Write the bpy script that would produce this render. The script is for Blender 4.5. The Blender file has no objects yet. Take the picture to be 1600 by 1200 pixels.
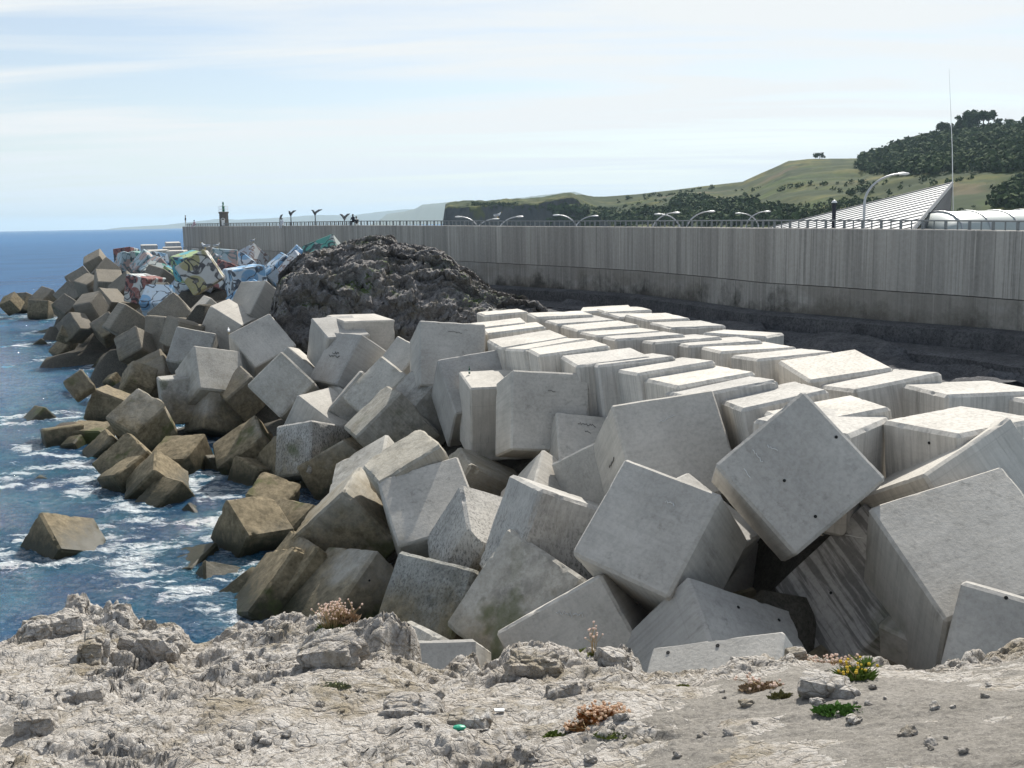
import bpy, bmesh, math, random
import numpy as np
from mathutils import Matrix, Vector, Quaternion
sc = bpy.context.scene
# ------------------------------------------------------------------ camera
F = 1650.0; CH = 13.5; HY = 346.0; SLOPE = -0.0185
PITCH = math.atan((600-HY)/F); ROLL = math.atan(SLOPE)
cd = bpy.data.cameras.new('camera'); cam = bpy.data.objects.new('camera', cd); sc.collection.objects.link(cam)
cd.sensor_fit = 'HORIZONTAL'; cd.sensor_width = 36; cd.lens = 36*F/1600; cd.clip_start = 0.2; cd.clip_end = 90000
cam.matrix_world = Matrix.Translation((0, 0, CH)) @ Matrix.Rotation(math.pi/2-PITCH, 4, 'X') @ Matrix.Rotation(ROLL, 4, 'Z')
sc.camera = cam
sc.render.resolution_x = 1024; sc.render.resolution_y = 768
# ------------------------------------------------------------------ light
SUN_AZ = math.radians(20); SUN_EL = math.radians(43)      # azimuth to the right of the view (+Y)
sd = bpy.data.lights.new('sun', 'SUN'); sun = bpy.data.objects.new('sun', sd); sc.collection.objects.link(sun)
sd.energy = 5.0; sd.angle = math.radians(0.55); sd.color = (1.0, 0.955, 0.88)
svec = Vector((math.sin(SUN_AZ)*math.cos(SUN_EL), math.cos(SUN_AZ)*math.cos(SUN_EL), math.sin(SUN_EL)))
sun.rotation_euler = svec.to_track_quat('Z', 'Y').to_euler()
w = bpy.data.worlds.new('World'); sc.world = w; w.use_nodes = True
nt = w.node_tree; nt.nodes.clear()
def N(t, **k):
    n = nt.nodes.new(t)
    for a, b in k.items(): setattr(n, a, b)
    return n
sky = N('ShaderNodeTexSky'); sky.sky_type = 'NISHITA'; sky.sun_disc = False
sky.sun_elevation = SUN_EL; sky.sun_rotation = SUN_AZ; sky.air_density = 1.0; sky.dust_density = 0.6; sky.ozone_density = 2.2
bg = N('ShaderNodeBackground'); bg.inputs[1].default_value = 0.088
wo = N('ShaderNodeOutputWorld')
tc = N('ShaderNodeTexCoord'); sep = N('ShaderNodeSeparateXYZ'); nt.links.new(tc.outputs['Generated'], sep.inputs[0])
mx = N('ShaderNodeMath', operation='MAXIMUM'); nt.links.new(sep.outputs[2], mx.inputs[0]); mx.inputs[1].default_value = 0.0
ad = N('ShaderNodeMath', operation='ADD'); nt.links.new(mx.outputs[0], ad.inputs[0]); ad.inputs[1].default_value = 0.07
dx = N('ShaderNodeMath', operation='DIVIDE'); nt.links.new(sep.outputs[0], dx.inputs[0]); nt.links.new(ad.outputs[0], dx.inputs[1])
dy = N('ShaderNodeMath', operation='DIVIDE'); nt.links.new(sep.outputs[1], dy.inputs[0]); nt.links.new(ad.outputs[0], dy.inputs[1])
cb = N('ShaderNodeCombineXYZ'); nt.links.new(dx.outputs[0], cb.inputs[0]); nt.links.new(dy.outputs[0], cb.inputs[1])
mp = N('ShaderNodeMapping'); mp.inputs['Rotation'].default_value = (0, 0, math.radians(12)); mp.inputs['Scale'].default_value = (0.30, 1.25, 1); mp.inputs['Location'].default_value=(3.3,1.4,0)
nt.links.new(cb.outputs[0], mp.inputs[0])
n1 = N('ShaderNodeTexNoise'); n1.inputs['Scale'].default_value = 1.0; n1.inputs['Detail'].default_value = 7; n1.inputs['Roughness'].default_value = 0.55; n1.inputs['Distortion'].default_value = 0.5
nt.links.new(mp.outputs[0], n1.inputs[0])
cr = N('ShaderNodeValToRGB'); cr.color_ramp.elements[0].position = 0.36; cr.color_ramp.elements[0].color = (0.34,0.34,0.34,1); cr.color_ramp.elements[1].position = 0.56; cr.color_ramp.elements[1].color = (1, 1, 1, 1)
nt.links.new(n1.outputs[0], cr.inputs[0])
mixc = N('ShaderNodeMix', data_type='RGBA'); dm = N('ShaderNodeMapRange'); nt.links.new(sep.outputs[1], dm.inputs[0]); dm.inputs[1].default_value = -0.25; dm.inputs[2].default_value = 0.45; dm.inputs[3].default_value = 0.32; dm.inputs[4].default_value = 1.0
ml = N('ShaderNodeMath', operation='MULTIPLY'); nt.links.new(cr.outputs[0], ml.inputs[0]); nt.links.new(dm.outputs[0], ml.inputs[1]); nt.links.new(ml.outputs[0], mixc.inputs[0])
nt.links.new(sky.outputs[0], mixc.inputs[6]); mixc.inputs[7].default_value = (7.8, 8.1, 8.2, 1)
hm_ = N('ShaderNodeMapRange'); nt.links.new(sep.outputs[2], hm_.inputs[0]); hm_.inputs[1].default_value = 0.0; hm_.inputs[2].default_value = 0.08; hm_.inputs[3].default_value = 0.85; hm_.inputs[4].default_value = 0.0
mh_ = N('ShaderNodeMix', data_type='RGBA'); nt.links.new(hm_.outputs[0], mh_.inputs[0]); nt.links.new(mixc.outputs[2], mh_.inputs[6]); mh_.inputs[7].default_value = (6.5, 7.7, 8.5, 1); nt.links.new(mh_.outputs[2], bg.inputs[0]); nt.links.new(bg.outputs[0], wo.inputs[0])
sc.view_settings.view_transform = 'Standard'; sc.view_settings.look = 'None'; sc.view_settings.exposure = 0.38; sc.view_settings.gamma = 1
sc.cycles.volume_bounces = 0; sc.cycles.max_bounces = 6; sc.cycles.volume_step_rate = 4
# ------------------------------------------------------------------ helpers
def U(px, py, D):
    x = px-800; y = py-600; c, s = math.cos(ROLL), math.sin(ROLL)
    u = x*c+y*s; v = -x*s+y*c
    d = (u/F, math.cos(PITCH)-v/F*math.sin(PITCH), -math.sin(PITCH)-v/F*math.cos(PITCH))
    k = D/d[1]; return Vector((d[0]*k, D, CH+d[2]*k))
def hor(px): return 346-0.0185*(px-800)
rs = np.random.RandomState(7)
PERM = rs.permutation(256); PERM = np.concatenate([PERM, PERM, PERM]); GR = rs.randn(256, 3); GR /= np.linalg.norm(GR, axis=1)[:, None]
def pn(P):
    P = np.asarray(P, float); I = np.floor(P).astype(int); Fr = P-I; I &= 255
    f = Fr**3*(Fr*(Fr*6-15)+10); out = 0
    for dx_ in (0, 1):
        for dy_ in (0, 1):
            for dz_ in (0, 1):
                h = PERM[PERM[PERM[(I[..., 0]+dx_) & 255]+((I[..., 1]+dy_) & 255)]+((I[..., 2]+dz_) & 255)]
                g = GR[h]; d = (g[..., 0]*(Fr[..., 0]-dx_)+g[..., 1]*(Fr[..., 1]-dy_)+g[..., 2]*(Fr[..., 2]-dz_))
                wgt = (f[..., 0] if dx_ else 1-f[..., 0])*(f[..., 1] if dy_ else 1-f[..., 1])*(f[..., 2] if dz_ else 1-f[..., 2])
                out = out+wgt*d
    return out*1.6
def fbm(P, o=4, lac=2.03, g=0.5, ridge=False):
    P = np.asarray(P, float); a = 1.0; s = 0; t = 0
    for i in range(o):
        n = pn(P+i*17.3)
        if ridge: n = 1-2*np.abs(n)
        s = s+a*n; t += a; a *= g; P = P*lac
    return s/t
def worley(P):
    P = np.asarray(P, float); I = np.floor(P).astype(int); f1 = np.full(P.shape[:-1], 9.0); f2 = f1.copy(); idc = np.zeros(P.shape[:-1])
    for a in (-1, 0, 1):
        for b in (-1, 0, 1):
            for c in (-1, 0, 1):
                J = I+np.array([a, b, c]); K = J & 255
                h = PERM[PERM[PERM[K[..., 0]]+K[..., 1]]+K[..., 2]]
                q = J+0.5+0.42*GR[h]; d = np.linalg.norm(P-q, axis=-1)
                m = d < f1; f2 = np.where(m, f1, np.minimum(f2, d)); idc = np.where(m, h, idc); f1 = np.where(m, d, f1)
    return f1, f2, idc/255.0
C = sc.collection
def tag(o, label=None, cat=None, group=None, kind=None):
    if label: o['label'] = label
    if cat: o['category'] = cat
    if group: o['group'] = group
    if kind: o['kind'] = kind
    return o
def mesh_obj(name, V, Fc, mat=None, parent=None, smooth=False, sharp=None):
    me = bpy.data.meshes.new(name); me.from_pydata([tuple(v) for v in V], [], [tuple(f) for f in Fc]); me.update()
    if mat: me.materials.append(mat)
    if smooth: me.shade_smooth()
    if sharp: me.shade_smooth(); me.set_sharp_from_angle(angle=math.radians(sharp))
    o = bpy.data.objects.new(name, me); C.objects.link(o)
    if parent: o.parent = parent
    return o
def bm_obj(name, bm, mat=None, parent=None, smooth=False):
    bmesh.ops.recalc_face_normals(bm, faces=bm.faces)
    me = bpy.data.meshes.new(name); bm.to_mesh(me); bm.free()
    if mat: me.materials.append(mat)
    if smooth: me.shade_smooth(); me.set_sharp_from_angle(angle=math.radians(40))
    o = bpy.data.objects.new(name, me); C.objects.link(o)
    if parent: o.parent = parent
    return o
def empty(name, loc=(0, 0, 0), rz=0):
    o = bpy.data.objects.new(name, None); o.location = loc; o.rotation_euler = (0, 0, rz); o.empty_display_size = .2; C.objects.link(o); return o
def grid_obj(name, G, mat, parent=None, smooth=True, sharp=None, flip=False):
    n, m = G.shape[:2]; idx = np.arange(n*m).reshape(n, m)
    a, b, c, d = idx[:-1, :-1], idx[:-1, 1:], idx[1:, 1:], idx[1:, :-1]
    Fc = np.stack([a, b, c, d] if not flip else [a, d, c, b], -1).reshape(-1, 4)
    me = bpy.data.meshes.new(name); V = G.reshape(-1, 3).astype(np.float32)
    me.vertices.add(len(V)); me.vertices.foreach_set('co', V.ravel()); me.loops.add(len(Fc)*4); me.loops.foreach_set('vertex_index', Fc.ravel().astype(np.int32))
    me.polygons.add(len(Fc)); me.polygons.foreach_set('loop_start', np.arange(0, len(Fc)*4, 4, dtype=np.int32)); me.polygons.foreach_set('loop_total', np.full(len(Fc), 4, dtype=np.int32))
    me.update(calc_edges=True); me.validate()
    if smooth: me.shade_smooth()
    if sharp: me.set_sharp_from_angle(angle=math.radians(sharp))
    me.materials.append(mat); o = bpy.data.objects.new(name, me); C.objects.link(o)
    if parent: o.parent = parent
    return o
def add_box(bm, c, s, R=None):
    m = Matrix.Translation(c) @ ((R.to_4x4() if R else Matrix.Identity(4)) @ Matrix.Diagonal((s[0], s[1], s[2], 1)))
    bmesh.ops.create_cube(bm, size=1, matrix=m)
def add_tube(bm, pts, r, seg=8, caps=True):
    pts = [Vector(p) for p in pts]; rr = r if isinstance(r, (list, tuple)) else [r]*len(pts); rings = []
    for i, p in enumerate(pts):
        t = (pts[min(i+1, len(pts)-1)]-pts[max(i-1, 0)]).normalized()
        a = t.orthogonal().normalized() if i == 0 else (prev-t*prev.dot(t)).normalized(); prev = a; b = t.cross(a)
        rings.append([bm.verts.new(p+(a*math.cos(2*math.pi*k/seg)+b*math.sin(2*math.pi*k/seg))*rr[i]) for k in range(seg)])
    for i in range(len(rings)-1):
        for k in range(seg): bm.faces.new((rings[i][k], rings[i][(k+1) % seg], rings[i+1][(k+1) % seg], rings[i+1][k]))
    if caps: bm.faces.new(rings[0][::-1]); bm.faces.new(rings[-1])
def add_lathe(bm, prof, c=(0, 0, 0), seg=16):
    rings = []
    for r, z in prof: rings.append([bm.verts.new((c[0]+r*math.cos(2*math.pi*k/seg), c[1]+r*math.sin(2*math.pi*k/seg), c[2]+z)) for k in range(seg)])
    for i in range(len(rings)-1):
        for k in range(seg): bm.faces.new((rings[i][k], rings[i][(k+1) % seg], rings[i+1][(k+1) % seg], rings[i+1][k]))
    bm.faces.new(rings[0][::-1]); bm.faces.new(rings[-1])
# ------------------------------------------------------------------ materials
class M:
    def __init__(s, name, rough=0.85, spec=0.3):
        s.m = bpy.data.materials.new(name); s.m.use_nodes = True; s.t = s.m.node_tree; s.t.nodes.clear()
        s.b = s.t.nodes.new('ShaderNodeBsdfPrincipled'); s.o = s.t.nodes.new('ShaderNodeOutputMaterial'); s.t.links.new(s.b.outputs[0], s.o.inputs[0])
        s.b.inputs['Roughness'].default_value = rough; s.b.inputs['Specular IOR Level'].default_value = spec
    def n(s, t, **k):
        x = s.t.nodes.new(t)
        for a, b in k.items(): setattr(x, a, b)
        return x
    def l(s, a, b): s.t.links.new(a, b)
    def val(s, x, sock):
        if hasattr(x, 'links') or hasattr(x, 'is_linked'): s.l(x, sock)
        else: sock.default_value = x
    def coord(s, which='Object', scale=(1, 1, 1), loc=(0, 0, 0), rot=(0,0,0)):
        if which == 'World': c = s.n('ShaderNodeNewGeometry').outputs['Position']
        else: c = s.n('ShaderNodeTexCoord').outputs[which]
        if which != 'World':
            r = s.n('ShaderNodeObjectInfo').outputs['Random']; k = s.n('ShaderNodeVectorMath', operation='SCALE'); k.inputs[0].default_value = (37, 51, 23); s.l(r, k.inputs['Scale'])
            a = s.n('ShaderNodeVectorMath', operation='ADD'); s.l(c, a.inputs[0]); s.l(k.outputs[0], a.inputs[1]); c = a.outputs[0]
        m = s.n('ShaderNodeMapping'); m.inputs['Scale'].default_value = scale; m.inputs['Location'].default_value = loc; m.inputs['Rotation'].default_value = rot; s.l(c, m.inputs[0]); return m.outputs[0]
    def noise(s, c, scale, detail=5, rough=0.6, dist=0): 
        x = s.n('ShaderNodeTexNoise'); x.inputs['Scale'].default_value = scale; x.inputs['Detail'].default_value = detail; x.inputs['Roughness'].default_value = rough; x.inputs['Distortion'].default_value = dist
        s.l(c, x.inputs['Vector']); return x.outputs[0]
    def vor(s, c, scale, feat='F1', rnd=1):
        x = s.n('ShaderNodeTexVoronoi'); x.feature = feat; x.inputs['Scale'].default_value = scale; x.inputs['Randomness'].default_value = rnd; s.l(c, x.inputs['Vector']); return x
    def ramp(s, f, stops):
        r = s.n('ShaderNodeValToRGB'); e = r.color_ramp.elements
        while len(e) < len(stops): e.new(0.5)
        for i, (p, c) in enumerate(stops):
            e[i].position = p; e[i].color = (c, c, c, 1) if isinstance(c, (int, float)) else (*c, 1)
        s.l(f, r.inputs[0]); return r.outputs[0]
    def mix(s, f, a, b, mode='MIX'):
        x = s.n('ShaderNodeMix', data_type='RGBA', blend_type=mode)
        for v, i in ((f, 0), (a, 6), (b, 7)):
            if isinstance(v, (int, float)) : x.inputs[i].default_value = v if i == 0 else (v, v, v, 1)
            elif isinstance(v, tuple): x.inputs[i].default_value = (*v, 1)
            else: s.l(v, x.inputs[i])
        return x.outputs[2]
    def math(s, op, a, b=None, c=None, clamp=False):
        x = s.n('ShaderNodeMath', operation=op, use_clamp=clamp)
        for i, v in enumerate((a, b, c)):
            if v is None: continue
            if isinstance(v, (int, float)): x.inputs[i].default_value = v
            else: s.l(v, x.inputs[i])
        return x.outputs[0]
    def col(s, c):
        if isinstance(c, tuple): s.b.inputs['Base Color'].default_value = (*c, 1)
        else: s.l(c, s.b.inputs['Base Color'])
        return s
    def bump(s, h, strength=0.3, dist=0.02):
        b = s.n('ShaderNodeBump'); b.inputs['Strength'].default_value = strength; b.inputs['Distance'].default_value = dist; s.l(h, b.inputs['Height']); s.l(b.outputs[0], s.b.inputs['Normal']); return s
def plain(name, c, rough=0.6, var=0.15, spec=0.4, metal=0, sc_=6):
    m = M(name, rough, spec); k = m.noise(m.coord(), sc_, 4)
    m.col(m.mix(k, tuple(x*(1-var) for x in c), tuple(min(1, x*(1+var)) for x in c))); m.b.inputs['Metallic'].default_value = metal; return m.m
# concrete: clean cast grey with form-board streaks, tide staining by height above the water
def concrete(name, base=(.45, .445, .43), tide=0.6, weath=0.0, streak=0.15, tan=0.0, weed=0.0, diag=0.0, paint=None):
    m = M(name, 0.9, 0.2); oc = m.coord(); big = m.noise(oc, 0.55, 6, .62); fine = m.noise(oc, 16, 6, .72)
    d = tuple(x*0.76 for x in base); b_ = tuple(min(1, x*1.14) for x in base)
    c = m.mix(m.ramp(big, [(.32, 0.), (.68, 1.)]), d, b_)
    st = m.noise(m.coord('Object', (9, 9, .35)), 1.0, 4, .65)
    c = m.mix(streak, c, m.ramp(st, [(.38, (.13, .135, .14)), (.56, (.6, .59, .57))]), 'MIX')
    st2 = m.noise(m.coord('Object', (.4, 7, 7), (3, 5, 2)), 1.0, 3, .6); c = m.mix(m.math('MULTIPLY', m.ramp(st2, [(.5, 0.), (.7, 1.)]), .22), c, tuple(x*.62 for x in base))
    c = m.mix(.12, c, m.ramp(fine, [(.3, tuple(x*.45 for x in base)), (.7, tuple(min(1, x*1.3) for x in base))]))
    sp = m.vor(oc, 26); c = m.mix(m.math('MULTIPLY', m.ramp(sp.outputs[0], [(.05, 1.), (.13, 0.)]), m.ramp(m.noise(oc, 2.2, 2), [(.5, 0.), (.62, .55)])), c, (.12, .12, .115))
    rn = m.n('ShaderNodeObjectInfo').outputs['Random']
    c = m.mix(1.0, c, m.ramp(rn, [(0, (.80, .80, .80)), (.5, (.95, .94, .92)), (1, (1.08, 1.05, 1.0))]), 'MULTIPLY')
    so = m.n('ShaderNodeSeparateXYZ'); m.l(oc, so.inputs[0]); fz = m.math('FRACT', m.math('MULTIPLY_ADD', so.outputs[2], .62, m.math('MULTIPLY', big, .05)))
    c = m.mix(m.ramp(fz, [(.0, 0.), (.485, 0.), (.5, .30), (.515, 0.)]), c, tuple(x*.55 for x in base))
    dr = m.noise(m.coord('Object', (3.2, 3.2, .5), (7, 7, 1)), 1.0, 6, .72); c = m.mix(m.math('MULTIPLY', m.ramp(dr, [(.55, 0.), (.70, .55)]), m.ramp(m.noise(oc, .35, 2), [(.42, 0.), (.6, 1.)])), c, (.15, .145, .13))
    if paint: c = paint(m, c)
    if diag:
        dc = m.coord('Object', (6.5, .45, .45), (1, 2, 0), (0, 0, 0)); dn = m.noise(dc, 1.0, 5, .6)
        c = m.mix(m.ramp(dn, [(.46, diag), (.56, 0.)]), c, (.05, .047, .045))
    wp = m.n('ShaderNodeNewGeometry').outputs['Position']; sp_ = m.n('ShaderNodeSeparateXYZ'); m.l(wp, sp_.inputs[0])
    wn = m.noise(m.coord('World', (1, 1, 1)), .5, 6, .62); wf = m.noise(m.coord('World', (1, 1, 1)), 2.6, 8, .74)
    z = m.math('ADD', sp_.outputs[2], m.math('MULTIPLY', m.math('SUBTRACT', wn, .5), 5.0))
    if weath:
        pat = m.math('MULTIPLY', m.ramp(wf, [(.40, 0.), (.60, 1.)]), m.ramp(m.noise(m.coord('World'), .33, 4, .6), [(.38, 0.), (.62, weath)]))
        zf = m.ramp(m.math('DIVIDE', z, 9.0), [(.12, 1.), (.75, .35)])
        c = m.mix(m.math('MULTIPLY', pat, zf), c, (.065, .065, .058))
        c = m.mix(m.math('MULTIPLY', m.ramp(m.noise(m.coord('World', (1, 1, 1), (9, 3, 1)), 1.1, 6, .7), [(.5, 0.), (.66, 1.)]), .35*weath), c, (.20, .175, .12))
    if weed:
        wd = m.noise(m.coord('World', (3.4, 3.4, 1.6)), 4.2, 9, .8); c = m.mix(m.math('MULTIPLY', m.ramp(wd, [(.50, 0.), (.58, weed)]), m.ramp(m.math('DIVIDE', z, 9.0), [(.25, 1.), (.7, 0.)])), c, (.022, .026, .03))
    # ochre band near the tide, dark green-brown at the waterline
    k1 = m.math('MULTIPLY', m.ramp(m.math('DIVIDE', z, 9.0), [(0.14+.16*tan, 1.), (0.34+.22*tan, 0.)]), tide)
    tn = m.mix(m.ramp(m.noise(m.coord('World'), 3.0, 7, .75), [(.36, 0.), (.64, 1.)]), (.11, .09, .055), (.29, .235, .15))
    c = m.mix(k1, c, tn)
    gz = m.math('ADD', sp_.outputs[2], m.math('MULTIPLY', m.math('SUBTRACT', wf, .5), 1.5))
    k2 = m.ramp(m.math('DIVIDE', gz, 3.0), [(.12, .92), (.42, 0.)]); c = m.mix(k2, c, (.022, .024, .013))
    gm = m.math('MULTIPLY', m.ramp(m.noise(m.coord('World', (1, 1, 1), (4, 9, 2)), .42, 4, .6), [(.60, 0.), (.67, .65)]), m.ramp(m.math('DIVIDE', z, 9.0), [(.3, 1.), (.55, 0.)]))
    c = m.mix(gm, c, (.062, .08, .018))
    m.col(c)
    r = m.ramp(m.math('DIVIDE', gz, 3.0), [(.1, .5), (.45, .9)]); m.l(r, m.b.inputs['Roughness'])
    m.bump(m.math('ADD', m.math('MULTIPLY', fine, .6), m.math('ADD', m.math('MULTIPLY', st, .5), m.math('MULTIPLY', wf, .8 if weath else .2))), .5, .03+.03*weath)
    return m.m
MC = {'c0': concrete('cast_concrete', (.50, .48, .445), .85, weath=.18), 'T': concrete('cast_concrete_streaked', (.62, .59, .54), .5, streak=.34),
      'weath': concrete('weathered_concrete', (.45, .435, .40), .9, weath=.8), 'half': concrete('tide_stained_concrete', (.42, .395, .34), 1.0, weath=.85, tan=.5),
      'tan': concrete('ochre_wet_concrete', (.35, .325, .275), 1.0, weath=.6, tan=1.0), 'weed': concrete('seaweed_stained_concrete', (.47, .46, .44), .8, weath=.4, weed=.95),
      'stain': concrete('run_stained_concrete', (.45, .44, .425), .4, diag=.6), 'moss': concrete('mossy_concrete', (.36, .36, .33), 1.0, weath=.9, weed=.75)}
MC['t'] = MC['T']; MC['tip'] = concrete('sunken_wet_concrete', (.26, .22, .16), 1.0, weath=.8, tan=1.0); MC['dark'] = concrete('weathered_shaded_concrete', (.23, .205, .165), .9, weath=.8, tan=.5)  # dark kind: shade of the unlit sides, plus weathering, put into the base colour
PAL = [((.16, .33, .52), (.02, .03, .05), (.45, .55, .64)), ((.36, .33, .17), (.03, .03, .04), (.52, .52, .50)), ((.10, .34, .28), (.03, .04, .05), (.38, .42, .40)),
       ((.42, .45, .50), (.22, .14, .12), (.60, .62, .62)), ((.26, .10, .09), (.03, .03, .04), (.55, .58, .57)), ((.09, .36, .42), (.03, .04, .09), (.30, .40, .20)), ((.50, .36, .32), (.12, .2, .22), (.42, .52, .56))]
def paintf(i):
    A, B, D = PAL[i % len(PAL)]
    def f(m, c):
        oc = m.coord('Object', (1, 1, 1), (i*3.1, i*1.7, 0)); v = m.vor(oc, .55, rnd=1); 
        cc = m.mix(m.ramp(v.outputs['Distance'], [(.48, 0.), (.52, 1.)]), A, D)
        wv = m.noise(oc, .8, 1, .4, .8); ln = m.ramp(wv, [(.455, 0.), (.465, 1.), (.535, 1.), (.545, 0.)])
        cc = m.mix(m.math('MULTIPLY', ln, .9), cc, B)
        wear = m.ramp(m.noise(oc, 2.5, 6, .7), [(.50, .93), (.70, .35)]); return m.mix(wear, c, cc)
    return f
for i in range(7): MC['paint%d' % i] = concrete('painted_concrete_%s' % 'abcdefg'[i], (.42, .41, .39), .15, paint=paintf(i))
def rockmat(name, a, b, dark, lich=None, scale=1.0, hi=None, veg=None, crack=False):
    m = M(name, .95, .2); c0 = m.coord('World'); n_ = m.noise(c0, 1.1*scale, 8, .68); f = m.noise(c0, 9*scale, 8, .75)
    c = m.mix(m.ramp(n_, [(.32, 0.), (.66, 1.)]), a, b); c = m.mix(m.ramp(f, [(.40, .65), (.56, 0.)]), c, dark)
    w_ = m.noise(m.coord('World', (1, 1, 1), (7, 1, 3)), 24*scale, 6, .7); c = m.mix(m.ramp(w_, [(.54, 0.), (.68, .55)]), c, hi or tuple(min(1, x*1.45) for x in b))
    if lich:
        k = m.noise(m.coord('World', (1, 1, 1), (2, 8, 4)), .9*scale, 7, .7); c = m.mix(m.ramp(k, [(.52, 0.), (.64, .8)]), c, lich)
    if veg:
        k = m.noise(m.coord('World', (1, 1, 1), (12, 8, 4)), veg[1], 6, .7); g = m.n('ShaderNodeSeparateXYZ'); m.l(m.n('ShaderNodeNewGeometry').outputs['Normal'], g.inputs[0])
        c = m.mix(m.math('MULTIPLY', m.ramp(k, [(.56, 0.), (.62, .9)]), m.ramp(g.outputs[2], [(.35, 0.), (.6, 1.)])), c, veg[0])
    if crack:
        cd_ = m.n('ShaderNodeVectorMath', operation='ADD'); m.l(c0, cd_.inputs[0]); nz = m.n('ShaderNodeTexNoise'); nz.inputs['Scale'].default_value = 3; nz.inputs['Detail'].default_value = 4; m.l(c0, nz.inputs['Vector']); sc_ = m.n('ShaderNodeVectorMath', operation='SCALE'); m.l(nz.outputs['Color'], sc_.inputs[0]); sc_.inputs['Scale'].default_value = .45; m.l(sc_.outputs[0], cd_.inputs[1])
        v1 = m.vor(cd_.outputs[0], 2.6, 'DISTANCE_TO_EDGE').outputs['Distance']; v2 = m.vor(cd_.outputs[0], 9, 'DISTANCE_TO_EDGE').outputs['Distance']
        k1_ = m.ramp(v1, [(.0, .75), (.035, 0.)]); k2_ = m.math('MULTIPLY', m.ramp(v2, [(.0, .6), (.05, 0.)]), m.ramp(n_, [(.45, 0.), (.6, 1.)])); c = m.mix(m.math('MAXIMUM', k1_, k2_), c, dark)
        pt = m.vor(c0, 38).outputs['Distance']; c = m.mix(m.math('MULTIPLY', m.ramp(pt, [(.08, .8), (.2, 0.)]), m.ramp(m.noise(c0, 3.1, 3), [(.48, 0.), (.6, 1.)])), c, dark)
        m.col(c); hh = m.math('ADD', m.math('ADD', m.math('MULTIPLY', f, .9), m.math('MULTIPLY', w_, .5)), m.math('ADD', m.math('MULTIPLY', m.ramp(v1, [(0, 0.), (.06, 1.)]), .45), m.math('MULTIPLY', m.ramp(v2, [(0, 0.), (.10, 1.)]), .3))); m.bump(hh, 1.0, .05); return m.m
    m.col(c); m.bump(m.math('ADD', m.math('MULTIPLY', f, 1.0), m.math('MULTIPLY', w_, .35)), .9, .06/scale); return m.m
MROCK = rockmat('limestone', (.50, .455, .405), (.66, .63, .59), (.26, .225, .18), (.30, .25, .17), 1.6, (.68, .65, .61), crack=True)
MSLAB = rockmat('mortared_rock', (.20, .185, .16), (.29, .27, .24), (.12, .11, .10), None, 3.0, (.50, .47, .43), crack=False)
MDARK = rockmat('dark_crag_rock', (.16, .15, .145), (.30, .285, .275), (.065, .062, .06), (.16, .14, .10), .8, (.42, .39, .37), veg=((.07, .105, .025), .28))
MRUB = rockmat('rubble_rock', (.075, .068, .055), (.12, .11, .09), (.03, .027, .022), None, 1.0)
MSHELF = rockmat('shelf_rock', (.07, .07, .075), (.15, .15, .155), (.03, .03, .03), None, .7)

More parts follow.
